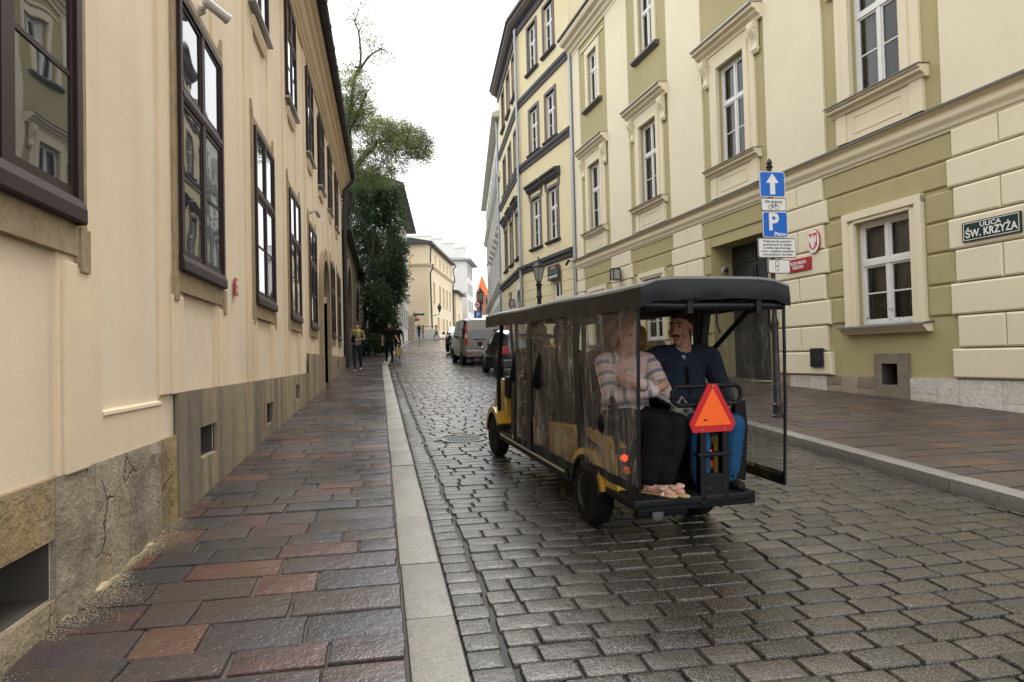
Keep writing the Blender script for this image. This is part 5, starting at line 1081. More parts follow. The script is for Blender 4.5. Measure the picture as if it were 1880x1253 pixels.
def stand(name, label, loc, face, h=1.75, top='black_cloth', leg='dark_jeans', shoe='shoe_dark', skin='skin', hair='hair_dark', step=.0, arms=None, group=None, long_hair=False, sleeve=None, voxel=.014, build=1., extra=()):
    k = h / 1.75; t = thing(name, label, 'person', loc, (math.atan(slope(loc[1])) * 0, 0, face), group); V = lambda x, y, z: Vector((x * k, y * k, z * k))
    sl_ = sleeve or top; b = build; st = step
    P = [cap(V(0, 0, .98), V(0, .0, 1.12), .145 * k * b, .13 * k * b, top, ((0, 1, 0), .72)), cap(V(0, 0, 1.14), V(0, .01, 1.36), .14 * k * b, .165 * k * b, top, ((0, 1, 0), .66)), cap(V(-.13, 0, 1.43), V(.13, 0, 1.43), .075 * k, .075 * k, top), cap(V(-.07, 0, .92), V(.07, 0, .92), .105 * k, .105 * k, leg, ((0, 1, 0), .95))]
    for s_ in (-1, 1):
        d = st * s_; hp, kn, an = V(.09 * s_, 0, .9), V(.095 * s_, d * .5 + .03, .49), V(.09 * s_, d - (.1 if d < 0 else 0), .1 + (.05 if d < -.05 else 0))
        P += [cap(hp, kn, .09 * k * b, .062 * k, leg), cap(kn, an, .06 * k, .046 * k, leg), cap(an + V(0, -.035, -.055), an + V(0, .15, -.065), .036 * k, .03 * k, shoe)]
    A = arms or [((-.26, -.02, 1.16), (-.25, .08, .92)), ((.26, -.02, 1.16), (.25, .08, .92))]
    for s_, (el, wr) in zip((-1, 1), A):
        el, wr = V(*el), V(*wr); sh_ = V(.19 * s_, 0, 1.42); P += [cap(sh_, sh_.lerp(el, .62), .062 * k, .055 * k, top), cap(sh_, el, .056 * k, .045 * k, sl_), cap(el, wr, .043 * k, .03 * k, sl_ if sleeve != 'skin' else 'skin')]; P += hand(wr, wr - el, (0, 1, .2), s_, k, .7)
    hp_, HP = head(V(0, .03, 1.625), (0, 1, -.05), k); P += hp_; P += [cap(V(*a_), V(*b_), r0 * k, r1 * k, tg) for a_, b_, r0, r1, tg in extra]
    tg = {x: M[x] for x in (top, leg, shoe, sl_)}; tg.update({'skin': M[skin], 'lip': M['lip'], 'eye': M['eye']}); tg.update({e[4]: M[e[4]] for e in extra})
    blob('body', P, tg, t, voxel, 4)
    H = [cap(HP(0, -.03, .055), HP(0, .02, .075), .092 * k, .078 * k, hair), cap(HP(0, -.06, .0), HP(0, -.055, -.05), .07 * k, .055 * k, hair)]
    if long_hair: H += [cap(HP(0, -.07, 0), HP(0, -.08, -.2), .07 * k, .06 * k, hair)]
    blob('hair', H, {hair: M[hair]}, t, .014, 3); return t
# ------------------------------------------------------------------ electric sightseeing buggy
CH = math.atan2(.25, 3.04); CO = Vector((1.935, 5.19, prof(5.19) + RD)); CT = math.atan(.043)
CMX = Matrix.Translation(CO) @ Matrix.Rotation(CH, 4, 'Z') @ Matrix.Rotation(CT, 4, 'X')
bg_ = thing('electric_buggy', 'black and yellow electric sightseeing buggy with clear plastic side curtains', 'buggy', CO); bg_.matrix_world = CMX
M['buggy_black'] = simple('black_plastic', (.006, .007, .009), .5, 0, .25); M['buggy_yellow'] = simple('yellow_body_paint', (.55, .33, .03), .3, 0, .5, 0, .5); M['rubber'] = simple('tyre_rubber', (.009, .009, .009), .8, 0, .2); M['rim'] = simple('grey_wheel_rim', (.25, .25, .25), .4, .6)
q = NT('black_canopy_vinyl'); q.b.inputs['Base Color'].default_value = (.007, .008, .011, 1); q.b.inputs['Roughness'].default_value = .42; q.b.inputs['Specular IOR Level'].default_value = .3; q.bump(q.noise(2.5, 2, .5, q.pos((1, 1, 1.5))), .35, .04); M['vinyl'] = q.mat
q = NT('wet_canopy_top'); q.b.inputs['Base Color'].default_value = (.42, .42, .42, 1); q.b.inputs['Roughness'].default_value = .3; q.bump(q.noise(5, 3, .5, q.pos()), .3, .03); M['canopy_top'] = q.mat
q = NT('clear_vinyl'); p = q.pos((1, 1, .35)); wv = q.noise(9, 3, .6, p); bn = q.n('Bump'); bn.inputs['Strength'].default_value = .55; bn.inputs['Distance'].default_value = .03; q.l(wv, bn.inputs['Height'])
tr_ = q.n('BsdfTransparent'); tr_.inputs[0].default_value = (.76, .77, .76, 1); gl = q.n('BsdfGlossy'); gl.inputs['Roughness'].default_value = .12; q.l(bn.outputs[0], gl.inputs['Normal']); df = q.n('BsdfDiffuse'); df.inputs[0].default_value = (.62, .61, .60, 1)
m1 = q.n('MixShader'); sm = q.ramp(q.noise(4, 4, .6, q.pos((2.2, 2.2, .45))), [(.40, (.05,) * 3), (.6, (.14,) * 3), (.8, (.36,) * 3)]); sk = q.ramp(q.noise(3.2, 2, .45, q.pos((3, 3, .22))), [(.475, (0,) * 3), (.5, (.36,) * 3), (.52, (0,) * 3)]); sk2 = q.ramp(q.noise(2.1, 2, .5, q.pos((2, 2, 1.3))), [(.48, (0,) * 3), (.5, (.2,) * 3), (.515, (0,) * 3)]); q.l(q.math('MINIMUM', q.math('ADD', sm, q.math('ADD', sk, sk2)), .6), m1.inputs[0]); q.l(tr_.outputs[0], m1.inputs[1]); q.l(df.outputs[0], m1.inputs[2])  # sheen and crinkle highlights painted as pale diffuse streaks, plus smudgy haze
m2 = q.n('MixShader'); lw = q.n('LayerWeight'); lw.inputs[0].default_value = .22; q.l(bn.outputs[0], lw.inputs['Normal']); q.l(q.math('ADD', q.math('MULTIPLY', q.math('POWER', lw.outputs['Facing'], 3.), .5), .04), m2.inputs[0]); q.l(m1.outputs[0], m2.inputs[1]); q.l(gl.outputs[0], m2.inputs[2]); q.l(m2.outputs[0], q.out.inputs['Surface']); M['clear_vinyl'] = q.mat
M['lamp_red'] = simple('lit_red_lens', (.9, .03, .01), .2, emit=2.2); M['lamp_amber'] = simple('amber_lens', (.55, .13, .02), .15); M['tri_orange'] = flat('fluorescent_orange', (1.0, .13, .004), .55); M['tri_red'] = flat('retro_red', (.52, .004, .010), .4); M['seat_black'] = simple('black_seat_vinyl', (.009, .010, .013), .5, 0, .25); M['wind'] = glass_dark('windscreen', trans=1, ior=1.3); M['chrome'] = simple('scuffed_steel', (.5, .5, .5), .3, .9)
hw = .53
def part(name, mat, fn, **kw): q_ = MB(); fn(q_); return q_.build(name, M[mat] if isinstance(mat, str) else mat, bg_, **kw)
part('floor_pan', 'buggy_black', lambda m_: (m_.box((-.47, -.9, .27), (.47, 2.75, .36)), m_.box((-.3, -.6, .18), (.3, 2.6, .27))), bev=.012)
for s_ in (-1, 1):
    part('side_sill', 'buggy_black', lambda m_: m_.sweep([(.25, .25), (2.52, .25), (2.52, .34), (.3, .34)], s_ * .47, s_ * .55), bev=.01)
    part('sill_trim', 'chrome', lambda m_: m_.tube([(s_ * .555, .3, .315), (s_ * .555, 2.45, .315)], .012, 6))
# roof: slightly arched sheet with hanging valance
rf_ = MB(); ns, nx = 13, 8; us = [-1.15 + 4.2 * k / ns for k in range(ns + 1)]
rz = lambda x, y: 1.745 - .024 * (y + 1.15) + .05 * (1 - abs(x / .562) ** 6) + .005 * math.sin(y * 3.2)
vs_, fs_ = [], []
for y in us:
    for k in range(nx + 1): x = -.56 + 1.12 * k / nx; vs_.append((x, y, rz(x, y)))
for i in range(ns):
    for k in range(nx): fs_.append((i * (nx + 1) + k, i * (nx + 1) + k + 1, (i + 1) * (nx + 1) + k + 1, (i + 1) * (nx + 1) + k))
rf_.add(vs_, fs_); rf_.add([(x, y, z - .03) for x, y, z in vs_], [f[::-1] for f in fs_])
edge = [(-.562, y) for y in us[::-1]] + [(x, us[0]) for x in np.linspace(-.56, .56, 9)] + [(.562, y) for y in us]
for (x0, y0), (x1, y1) in zip(edge, edge[1:]): a_, b_ = rz(x0, y0) + .002, rz(x1, y1) + .002; rf_.quad((x0 * 1.008, y0, a_ - .018), (x1 * 1.008, y1, b_ - .018), (x1, y1, b_), (x0, y0, a_)); roof = rf_.build('roof', M['canopy_top'], bg_, smooth=50)
def valance(name, pts, h, seed):
    r_ = random.Random(seed); q_ = MB(); vs_ = []; n = len(pts)
    for i, (x, y) in enumerate(pts):
        z = rz(max(-.56, min(.56, x)), y) - .014; bx = .012 * math.sin(i * 1.7 + seed); nx_, ny_ = (math.copysign(1, x), 0) if abs(x) > .555 else (0, -1 if y < 0 else 1)
        for t_, o in ((0, 0), (.25, .004), (.6, .006 + bx * .5), (1, bx)): vs_.append((x + nx_ * o, y + ny_ * o, z - h * t_ - (.006 * math.sin(i * 2.3 + seed) if t_ == 1 else 0)))
    fs_ = [(i * 4 + k, (i + 1) * 4 + k, (i + 1) * 4 + k + 1, i * 4 + k + 1) for i in range(n - 1) for k in range(3)]
    q_.add(vs_, fs_); q_.build(name, M['vinyl'], roof, smooth=60)
for s_ in (-1, 1): valance('side_valance', [(s_ * .562, y) for y in np.linspace(-1.15, 3.05, 22)], .125, 3 + s_)
valance('rear_valance', [(x, -1.153) for x in np.linspace(-.562, .562, 11)], .125, 9); valance('front_valance', [(x, 3.053) for x in np.linspace(-.562, .562, 11)], .13, 11)
part('rear_roll', 'vinyl', lambda m_: m_.tube([(-.52, -1.10, 1.622), (-.2, -1.105, 1.615), (.2, -1.10, 1.618), (.54, -1.10, 1.615)], .027, 10), smooth=60)
for x in (-.2, .33): part('roll_strap', 'buggy_black', lambda m_: m_.box((x - .02, -1.14, 1.567), (x + .02, -1.06, 1.65)))
# frame
for s_ in (-1, 1):
    part('roof_rail', 'buggy_black', lambda m_: m_.tube([(s_ * .5, -1.08, 1.69), (s_ * .5, 2.9, 1.6)], .02, 8))
    part('front_post', 'buggy_black', lambda m_: m_.tube([(s_ * .49, 2.72, .5), (s_ * .5, 2.7, .95), (s_ * .5, 2.5, 1.6)], .026, 8), smooth=50)
    for y in (1.93, .0): part('roof_post', 'buggy_black', lambda m_: m_.tube([(s_ * .48, y, .4), (s_ * .49, y, 1.64)], .022, 8))
    part('rear_post', 'buggy_black', lambda m_: m_.tube([(s_ * .49, -.12, .6), (s_ * .5, -.16, 1.2), (s_ * .5, -.9, 1.66)], .02, 8), smooth=50)
part('cross_bar', 'buggy_black', lambda m_: [m_.tube([(-.5, y, z), (.5, y, z)], .018, 8) for y, z in ((-1.06, 1.69),)])
# curtains
def curtain(x, u0, u1, z0, z1, seed, hem=True, straps=True):
    r_ = random.Random(seed); q_ = MB(); n, m_ = 16, 12; ph = [r_.uniform(0, 6) for _ in range(4)]; s_ = math.copysign(1, x)
    f = lambda t_, v: x + s_ * (.018 * math.sin(t_ * 9 + ph[0] + v * 1.5) * (.35 + v * .0) + .012 * math.sin(t_ * 17 + ph[1] - v * 3) + .008 * math.sin(v * 7 + ph[2]))
    vs_ = [(f(i / n, j / m_), u0 + (u1 - u0) * i / n, z0 + (z1 - z0) * j / m_) for j in range(m_ + 1) for i in range(n + 1)]
    q_.add(vs_, [(j * (n + 1) + i, j * (n + 1) + i + 1, (j + 1) * (n + 1) + i + 1, (j + 1) * (n + 1) + i) for j in range(m_) for i in range(n)]); c_ = q_.build('side_curtain', M['clear_vinyl'], bg_, smooth=180)
    q_ = MB()
    if hem:
        for a_, b_, i0, i1 in ((z0 - .05, z0 + .012, 0, n),):
            vs_ = [(f(i / n, 0) + s_ * .004, u0 + (u1 - u0) * i / n, z) for z in (a_, b_) for i in range(n + 1)]; q_.add(vs_, [(i, i + 1, n + 2 + i, n + 1 + i) for i in range(n)])
        q_.build('hem', M['vinyl'], c_)
    if straps:
        for t_, uu, wd in ((0, u0, .065), (1, u1, .065)):
            q_ = MB(); vs_ = []
            for j in range(m_ + 1):
                for o in (-wd, wd): vs_.append((f(t_, j / m_) + s_ * .008 + .004 * math.sin(j), uu + o, z0 - .05 + (z1 - z0 + .05) * j / m_))
            q_.add(vs_, [(j * 2, j * 2 + 1, j * 2 + 3, j * 2 + 2) for j in range(m_)]); q_.build('strap', M['vinyl'], c_)
for s_ in (-1, 1):
    curtain(s_ * .545, 1.28, 1.92, .38, 1.57, 10 + s_); curtain(s_ * .545, .0, 1.24, .40, 1.59, 20 + s_)
curtain(-.545, -1.06, -.03, .48, 1.61, 31, True, False); part('curtain_edge', 'vinyl', lambda m_: m_.tube([(-.545, -1.06, .43), (-.55, -1.07, 1.0), (-.545, -1.07, 1.63)], .012, 6))
curtain(.55, -1.10, -.05, .5, 1.61, 33, True, False)
part('curtain_edge', 'vinyl', lambda m_: m_.tube([(.55, -1.11, .44), (.555, -1.115, 1.0), (.55, -1.11, 1.63)], .012, 6)); part('curtain_hem', 'vinyl', lambda m_: m_.box((.560, -1.10, .43), (.566, -.42, .52)))
part('rolled_curtain', 'vinyl', lambda m_: m_.tube([(.46, -.3, 1.64), (.44, -.28, 1.4), (.46, -.3, 1.15)], [.05, .045, .03], 10), smooth=60)
for x in (.05, .36, .47): part('tie', 'vinyl', lambda m_: m_.tube([(x, -1.06, 1.6), (x + .01, -1.05, 1.5), (x + .03, -1.06, 1.44)], .007, 5))
for y in (1.9, 1.26): part('curtain_buckle', 'chrome', lambda m_: m_.lathe([(.02, 0), (.028, .01), (.02, .02)], 10, ax='x', M=Matrix.Translation((-.565, y, .36))))
# body panels
def fender(s_, yc, r_in, r_out, w0, w1, a0, a1):
    def fn(m_):
        n = 12
        for k in range(n):
            A0, A1 = a0 + (a1 - a0) * k / n, a0 + (a1 - a0) * (k + 1) / n
            pts = [(yc + rr * math.cos(a), .24 + rr * math.sin(a)) for rr, a in ((r_in, A0), (r_out, A0), (r_out, A1), (r_in, A1))]
            m_.poly(pts, lambda u, v, d: (d, u, v), s_ * w0, s_ * w1)
    return fn
for s_ in (-1, 1):
    part('rear_fender', 'buggy_yellow', fender(s_, -.13, .29, .34, .34, .545, .25, 2.9), fix=True, smooth=50)
    part('wheel_arch', 'buggy_black', fender(s_, -.13, .265, .29, .3, .56, .1, 3.0), fix=True, smooth=50)
    part('rear_panel', 'buggy_yellow', lambda m_: m_.poly([(-.66, .36), (-.44, .34), (-.42, .55), (-.34, .62), (-.1, .66), (-.1, .74), (-.5, .72), (-.64, .66)], lambda u, v, d: (d, u, v), s_ * .42, s_ * .515), fix=True, bev=.015)
    part('seat_box', 'buggy_yellow', lambda m_: m_.poly([(.24, .36), (.95, .36), (.95, .64), (.3, .7), (.22, .6)], lambda u, v, d: (d, u, v), s_ * .36, s_ * .47), fix=True, bev=.02)
    part('seat_box', 'buggy_yellow', lambda m_: m_.poly([(1.32, .36), (1.72, .36), (1.72, .6), (1.36, .62)], lambda u, v, d: (d, u, v), s_ * .36, s_ * .46), fix=True, bev=.02)
    part('front_fender', 'buggy_yellow', fender(s_, 2.85, .28, .34, .3, .55, .1, 2.6), fix=True, smooth=50)
    part('front_arch', 'buggy_black', fender(s_, 2.85, .26, .28, .3, .55, .1, 2.9), fix=True, smooth=50)
part('front_cowl', 'buggy_yellow', lambda m_: m_.poly([(2.62, .36), (3.15, .36), (3.2, .55), (3.05, .8), (2.78, .92), (2.66, .92)], lambda u, v, d: (d, u, v), -.45, .45), fix=True, bev=.05, smooth=50)
part('dashboard', 'buggy_black', lambda m_: m_.box((-.44, 2.5, .7), (.44, 2.68, .95)), bev=.03)
part('windscreen', 'wind', lambda m_: m_.quad((-.47, 2.73, .95), (.47, 2.73, .95), (.47, 2.53, 1.56), (-.47, 2.53, 1.56)))
part('steering_wheel', 'buggy_black', lambda m_: m_.tube([(-.24 + .15 * math.cos(a), 2.36 + .05 * math.sin(a), 1.0 + .14 * math.sin(a)) for a in [k * math.pi / 8 for k in range(17)]], .013, 6), smooth=60)
part('steering_column', 'buggy_black', lambda m_: m_.tube([(-.24, 2.36, 1.0), (-.24, 2.55, .8)], .02, 6))
for s_ in (-1, 1): part('mirror', 'buggy_black', lambda m_: (m_.tube([(s_ * .5, 2.68, 1.0), (s_ * .6, 2.72, 1.08)], .01, 6), m_.box((s_ * .56, 2.7, 1.04), (s_ * .66, 2.73, 1.18))))
# seats
def seat(y, fwd, zs=.70, z0=.36):
    q_ = MB(); d = fwd
    q_.box((-.45, y, zs - .12), (.45, y + d * .44, zs)); part_ = q_.build('seat', M['seat_black'], bg_, 50, .035)
    q_ = MB(); q_.poly([(y - d * .02, zs + .02), (y + d * .07, zs + .02), (y - d * .02, zs + .44), (y - d * .10, zs + .42)], lambda u, v, dd: (dd, u, v), -.46, .46); q_.build('backrest', M['seat_black'], bg_, 50, .03)
    q_ = MB(); q_.box((-.35, y + d * .04, z0), (.35, y + d * .36, zs - .12)); q_.build('seat_base', M['buggy_black'], bg_)
    for s_ in (-1, 1): q_ = MB(); q_.tube([(s_ * .47, y + d * .02, zs + .05), (s_ * .48, y + d * .06, zs + .25), (s_ * .48, y + d * .38, zs + .22), (s_ * .48, y + d * .42, zs + .0)], .017, 8); q_.build('armrest', M['buggy_black'], bg_, 60)
seat(-.14, -1); seat(.06, 1); seat(.80, 1); seat(1.68, 1)
part('side_armrest_rail', 'buggy_black', lambda m_: m_.tube([(-.5, -.22, .72), (-.5, -.2, .96), (-.5, -.3, 1.02), (-.5, -.55, 1.0), (-.5, -.62, .92), (-.5, -.64, .62)], .02, 8), smooth=60)
# rear step, post, rail, triangle
part('footboard', 'buggy_black', lambda m_: (m_.box((-.52, -.93, .31), (.42, -.45, .365)),), bev=.015)
part('rubber_mat', 'rubber', lambda m_: [m_.box((-.5 + k * .057, -.915, .365), (-.46 + k * .057, -.55, .372)) for k in range(16)])
part('rear_column', 'buggy_black', lambda m_: (m_.box((.0, -.93, .3), (.05, -.87, .8)), m_.box((.18, -.93, .3), (.23, -.87, .8)), m_.box((.0, -.925, .3), (.23, -.875, .5)), m_.box((-.02, -.937, .62), (.25, -.88, .645))), bev=.008)
part('bumper', 'buggy_black', lambda m_: m_.box((-.46, -.86, .22), (-.05, -.78, .30)), bev=.03)
rx0, rx1, rz0, rz1 = -.21, .345, .965, 1.09
part('hand_rail', 'buggy_black', lambda m_: m_.tube([(rx0 + .03, -.91, rz1), (rx1 - .04, -.91, rz1), (rx1 - .005, -.91, rz1 - .03), (rx1, -.91, rz0 + .05), (rx1 - .03, -.91, rz0), (rx0 + .05, -.91, rz0), (rx0 + .005, -.91, rz0 + .03), (rx0, -.91, rz1 - .04), (rx0 + .03, -.91, rz1)], .016, 8), smooth=60)
part('rail_upright', 'buggy_black', lambda m_: [m_.tube([(x, -.9, .75), (x, -.91, .97)], .018, 8) for x in (.12, .22)])
part('right_guard', 'buggy_black', lambda m_: m_.poly([(.3, .45), (.42, .42), (.44, .8), (.42, .98), (.34, .98)], lambda u, v, d: (u, d, v), -.86, -.8), fix=True, bev=.01)
cx_, zb, zt = .09, .785, 1.105; tri = [(cx_ - .155, zb + .0), (cx_ - .185, zb + .06), (cx_ - .035, zt), (cx_ + .035, zt), (cx_ + .185, zb + .06), (cx_ + .155, zb)]
part('warning_triangle', 'tri_red', lambda m_: m_.poly(tri, XZ, .935, .945), fix=True); tr3 = bg_.children[-1]
tr3 = [c for c in bg_.children if c.name.startswith('warning_triangle')][0]
q_ = MB(); q_.poly([(cx_ - .148, zb + .045), (cx_ - .001, zt - .028), (cx_ + .001, zt - .028), (cx_ + .148, zb + .045)], XZ, .945, .948); q_.build('orange_face', M['tri_orange'], tr3, fix=True)
for x, z in ((cx_, zt - .012), (cx_ - .09, zb + .02), (cx_ + .09, zb + .02)): q_ = MB(); q_.lathe([(.006, 0), (.006, .006)], 8, ax='y', M=Matrix.Translation((x, -.953, z))); q_.build('screw', M['chrome'], tr3)
q_ = MB(); q_.poly([(cx_ - .075, zb + .075), (cx_ - .045, zb + .075), (cx_ - .05, zb + .088), (cx_ - .07, zb + .088)], XZ, .948, .9495); q_.build('stamp', M['sign_black'], tr3, fix=True)
for x in (-.47, .22):
    part('tail_light', 'lamp_red', lambda m_: m_.lathe([(.028, 0), (.03, .02), (.02, .035)], 12, ax='y', M=Matrix.Translation((x, -.68, .60)) @ Matrix.Scale(.8, 4) @ Matrix.Rotation(math.pi, 4, 'Z')), smooth=40); part('indicator', 'lamp_amber', lambda m_: m_.lathe([(.032, 0), (.034, .02), (.02, .04)], 12, ax='y', M=Matrix.Translation((x + .012, -.68, .51)) @ Matrix.Rotation(math.pi, 4, 'Z')), smooth=40)
    part('lamp_bracket', 'buggy_black', lambda m_: m_.box((x - .035, -.68, .42), (x + .05, -.65, .66)))
part('yellow_bin', 'buggy_yellow', lambda m_: m_.box((.12, -.64, .42), (.34, -.58, .7)), bev=.02)
M['lens_grey'] = simple('dirty_lens', (.12, .12, .125), .35)
part('reversing_lamp', 'lens_grey', lambda m_: m_.lathe([(.042, 0), (.045, .008), (.04, .012)], 14, ax='y', M=Matrix.Translation((-.31, -.87, .25)) @ Matrix.Rotation(math.pi, 4, 'Z')), smooth=40)
part('battery_label', 'sign_white', lambda m_: m_.box((-.5185, -.5, .78), (-.517, -.42, .83)))
M['lens_grey'] = simple('dirty_lens', (.12, .12, .125), .35)
def wheel(parent, x, y, s_, R=.24, W=.15, name='wheel'):
    q_ = MB(); pr = [(R * .62, -W / 2), (R * .9, -W / 2), (R * .97, -W * .42), (R, -W * .25), (R, W * .25), (R * .97, W * .42), (R * .9, W / 2), (R * .62, W / 2)]
    q_.lathe(pr, 28, ax='x'); o = q_.build(name, M['rubber'], parent, smooth=35); o.location = (x, y, R - .005)
    q_ = MB(); q_.lathe([(R * .63, W * .5 * s_), (R * .58, W * .5 * s_), (R * .52, W * .2 * s_), (R * .2, W * .2 * s_), (R * .18, W * .36 * s_), (R * .02, W * .38 * s_)], 20, ax='x'); q_.build('rim', M['rim'], o, smooth=30, fix=True)
    q_ = MB(); [q_.lathe([(R * .06, W * .2 * s_), (R * .06, W * .26 * s_)], 6, ax='x', M=Matrix.Translation((0, R * .34 * math.cos(a), R * .34 * math.sin(a)))) for a in [k * 2 * math.pi / 5 for k in range(5)]]; q_.build('wheel_nuts', M['chrome'], o); return o
def fit(o):                 # narrow body of the real buggy: about a metre wide
    o.data.transform(Matrix.Translation((.022, 0, 0)) @ Matrix.Diagonal((.93, 1, 1, 1)))
    for c_ in o.children: fit(c_)
for c_ in list(bg_.children): fit(c_)
for s_ in (-1, 1): wheel(bg_, .025 + s_ * .43, -.10, s_); wheel(bg_, .025 + s_ * .43, 2.88, s_)
# ------------------------------------------------------------------ people in the buggy (positions in the buggy's own frame)
def rider(label, name='person'):
    t = thing(name, label, 'person', (0, 0, 0)); t.matrix_world = CMX; return t
# woman in the striped cardigan, arms folded
t = rider('seated woman in striped pink and grey cardigan with arms folded on the rear seat'); wx = -.27
P = [cap((wx, -.40, .82), (wx, -.38, .96), .185, .18, 'stripes', ((0, 1, 0), .85)), cap((wx, -.38, .92), (wx + .01, -.36, 1.16), .18, .155, 'stripes', ((0, 1, 0), .8)), cap((wx - .12, -.36, 1.24), (wx + .14, -.36, 1.24), .075, .075, 'stripes'), cap((wx + .01, -.46, 1.05), (wx + .01, -.46, 1.1), .11, .1, 'stripes'),
     cap((wx - .155, -.37, 1.23), (wx - .16, -.50, 1.0), .068, .06, 'stripes'), cap((wx - .16, -.5, 1.0), (wx + .10, -.63, 1.04), .064, .046, 'stripes'), cap((wx + .2, -.37, 1.23), (wx + .25, -.50, 1.02), .075, .066, 'stripes'), cap((wx + .25, -.5, 1.02), (wx - .02, -.66, 1.10), .062, .044, 'stripes'),
     cap((wx - .1, -.42, .80), (wx + .06, -.80, .82), .125, .095, 'black_cloth'), cap((wx + .1, -.42, .80), (wx + .17, -.82, .82), .125, .095, 'black_cloth'), cap((wx + .06, -.80, .80), (wx - .02, -.80, .50), .095, .075, 'black_cloth'), cap((wx + .17, -.82, .80), (wx + .08, -.83, .50), .095, .075, 'black_cloth'),
     cap((wx - .02, -.80, .49), (wx - .025, -.80, .425), .038, .036, 'skin'), cap((wx + .08, -.83, .49), (wx + .075, -.83, .425), .038, .036, 'skin'), cap((wx - .025, -.79, .41), (wx + .07, -.90, .395), .036, .03, 'skin'), cap((wx + .075, -.82, .41), (wx + .15, -.92, .395), .036, .03, 'skin')]
P += hand((wx + .11, -.635, 1.05), (.9, .1, .3), (0, 1, .1), 1, .95, .5) + hand((wx - .03, -.665, 1.11), (-.8, .1, .25), (0, 1, .1), -1, .95, .5)
hp_, HP = head((wx + .0, -.43, 1.415), (.22, -.95, -.05), 1.02); P += hp_
blob('body', P, {'stripes': M['stripes'], 'black_cloth': M['black_cloth'], 'skin': M['skin'], 'lip': M['lip'], 'eye': M['eye']}, t, .0058, 8)
blob('hair', [cap(HP(0, -.045, .065), HP(0, .0, .085), .1, .082, 'h'), cap(HP(-.075, -.045, .04), HP(-.085, -.04, -.05), .05, .045, 'h'), cap(HP(.075, -.045, .04), HP(.08, -.04, -.03), .045, .04, 'h'), cap(HP(0, -.08, .02), HP(0, -.09, -.06), .085, .07, 'h'), cap(HP(-.05, .04, .105), HP(.05, .045, .1), .034, .03, 'h'), cap(HP(-.1, -.05, .07), HP(-.105, -.06, -.02), .055, .05, 'h'), cap(HP(.1, -.05, .06), HP(.1, -.06, .0), .045, .04, 'h'), cap(HP(-.03, .0, .14), HP(.04, .0, .135), .045, .04, 'h')], {'h': M['hair_red']}, t, .01, 2)
for i, (a_, b_) in enumerate((((wx - .025, -.78, .38), (wx + .075, -.91, .376)), ((wx + .075, -.76, .38), (wx + .155, -.93, .376)))):
    a_, b_ = Vector(a_), Vector(b_); d = (b_ - a_).normalized(); sd_ = d.cross(Vector((0, 0, 1)))
    sb = blob('sandal', [cap(a_ - d * .02, b_ + d * .02, .034, .038, 's', ((0, 0, 1), .35))], {'s': M['cork']}, t, .008, 2)
    q_ = MB(); q_.tube([a_ + sd_ * .04 + Vector((0, 0, .02)), a_ + Vector((0, 0, .085)) + d * .03, a_ - sd_ * .04 + Vector((0, 0, .02))], .007, 6)
    bw = a_.lerp(b_, .78) + Vector((0, 0, .05))
    q_.build('ankle_strap', M['sandal'], sb)
    for s_ in (-1, 1): q_ = MB(); q_.poly([(0, -.008), (.05 * s_, -.03), (.06 * s_, .0), (.045 * s_, .028), (0, .008)], lambda u, v, dd: tuple(bw + sd_ * u + d * v + Vector((0, 0, dd))), -.006, .012); q_.build('bow', M['sandal'], sb, fix=True)
    q_ = MB(); q_.tube([a_.lerp(b_, .75) + sd_ * .045, bw, a_.lerp(b_, .75) - sd_ * .045], .014, 6); q_.build('toe_strap', M['sandal'], sb, smooth=60)
t = thing('handbag', 'grey leather handbag on the lap of the woman in stripes', 'bag'); t.matrix_world = CMX
bx, by, bz = wx + .235, -.70, .90
q_ = MB(); q_.poly([(-.02, .06), (.09, .055), (.12, .0), (.13, -.05), (-.05, -.06)], lambda u, v, d: (bx + u, by + d, bz + v), -.06, .03); q_.build('body', M['bag_grey'], t, 50, .018); q_ = MB(); q_.tube([(wx + .12, -.63, 1.02), (bx - .03, by - .06, bz + .05), (bx, by - .03, bz + .06)], .012, 6); q_.tube([(bx + .02, by, bz + .05), (bx + .05, by, bz + .1), (bx + .09, by, bz + .05)], .009, 6); q_.build('strap', M['bag_grey'], t, 60); q_ = MB(); q_.box((bx + .03, by - .066, bz + .0), (bx + .06, by - .06, bz + .025)); q_.build('buckle', M['chrome'], t)
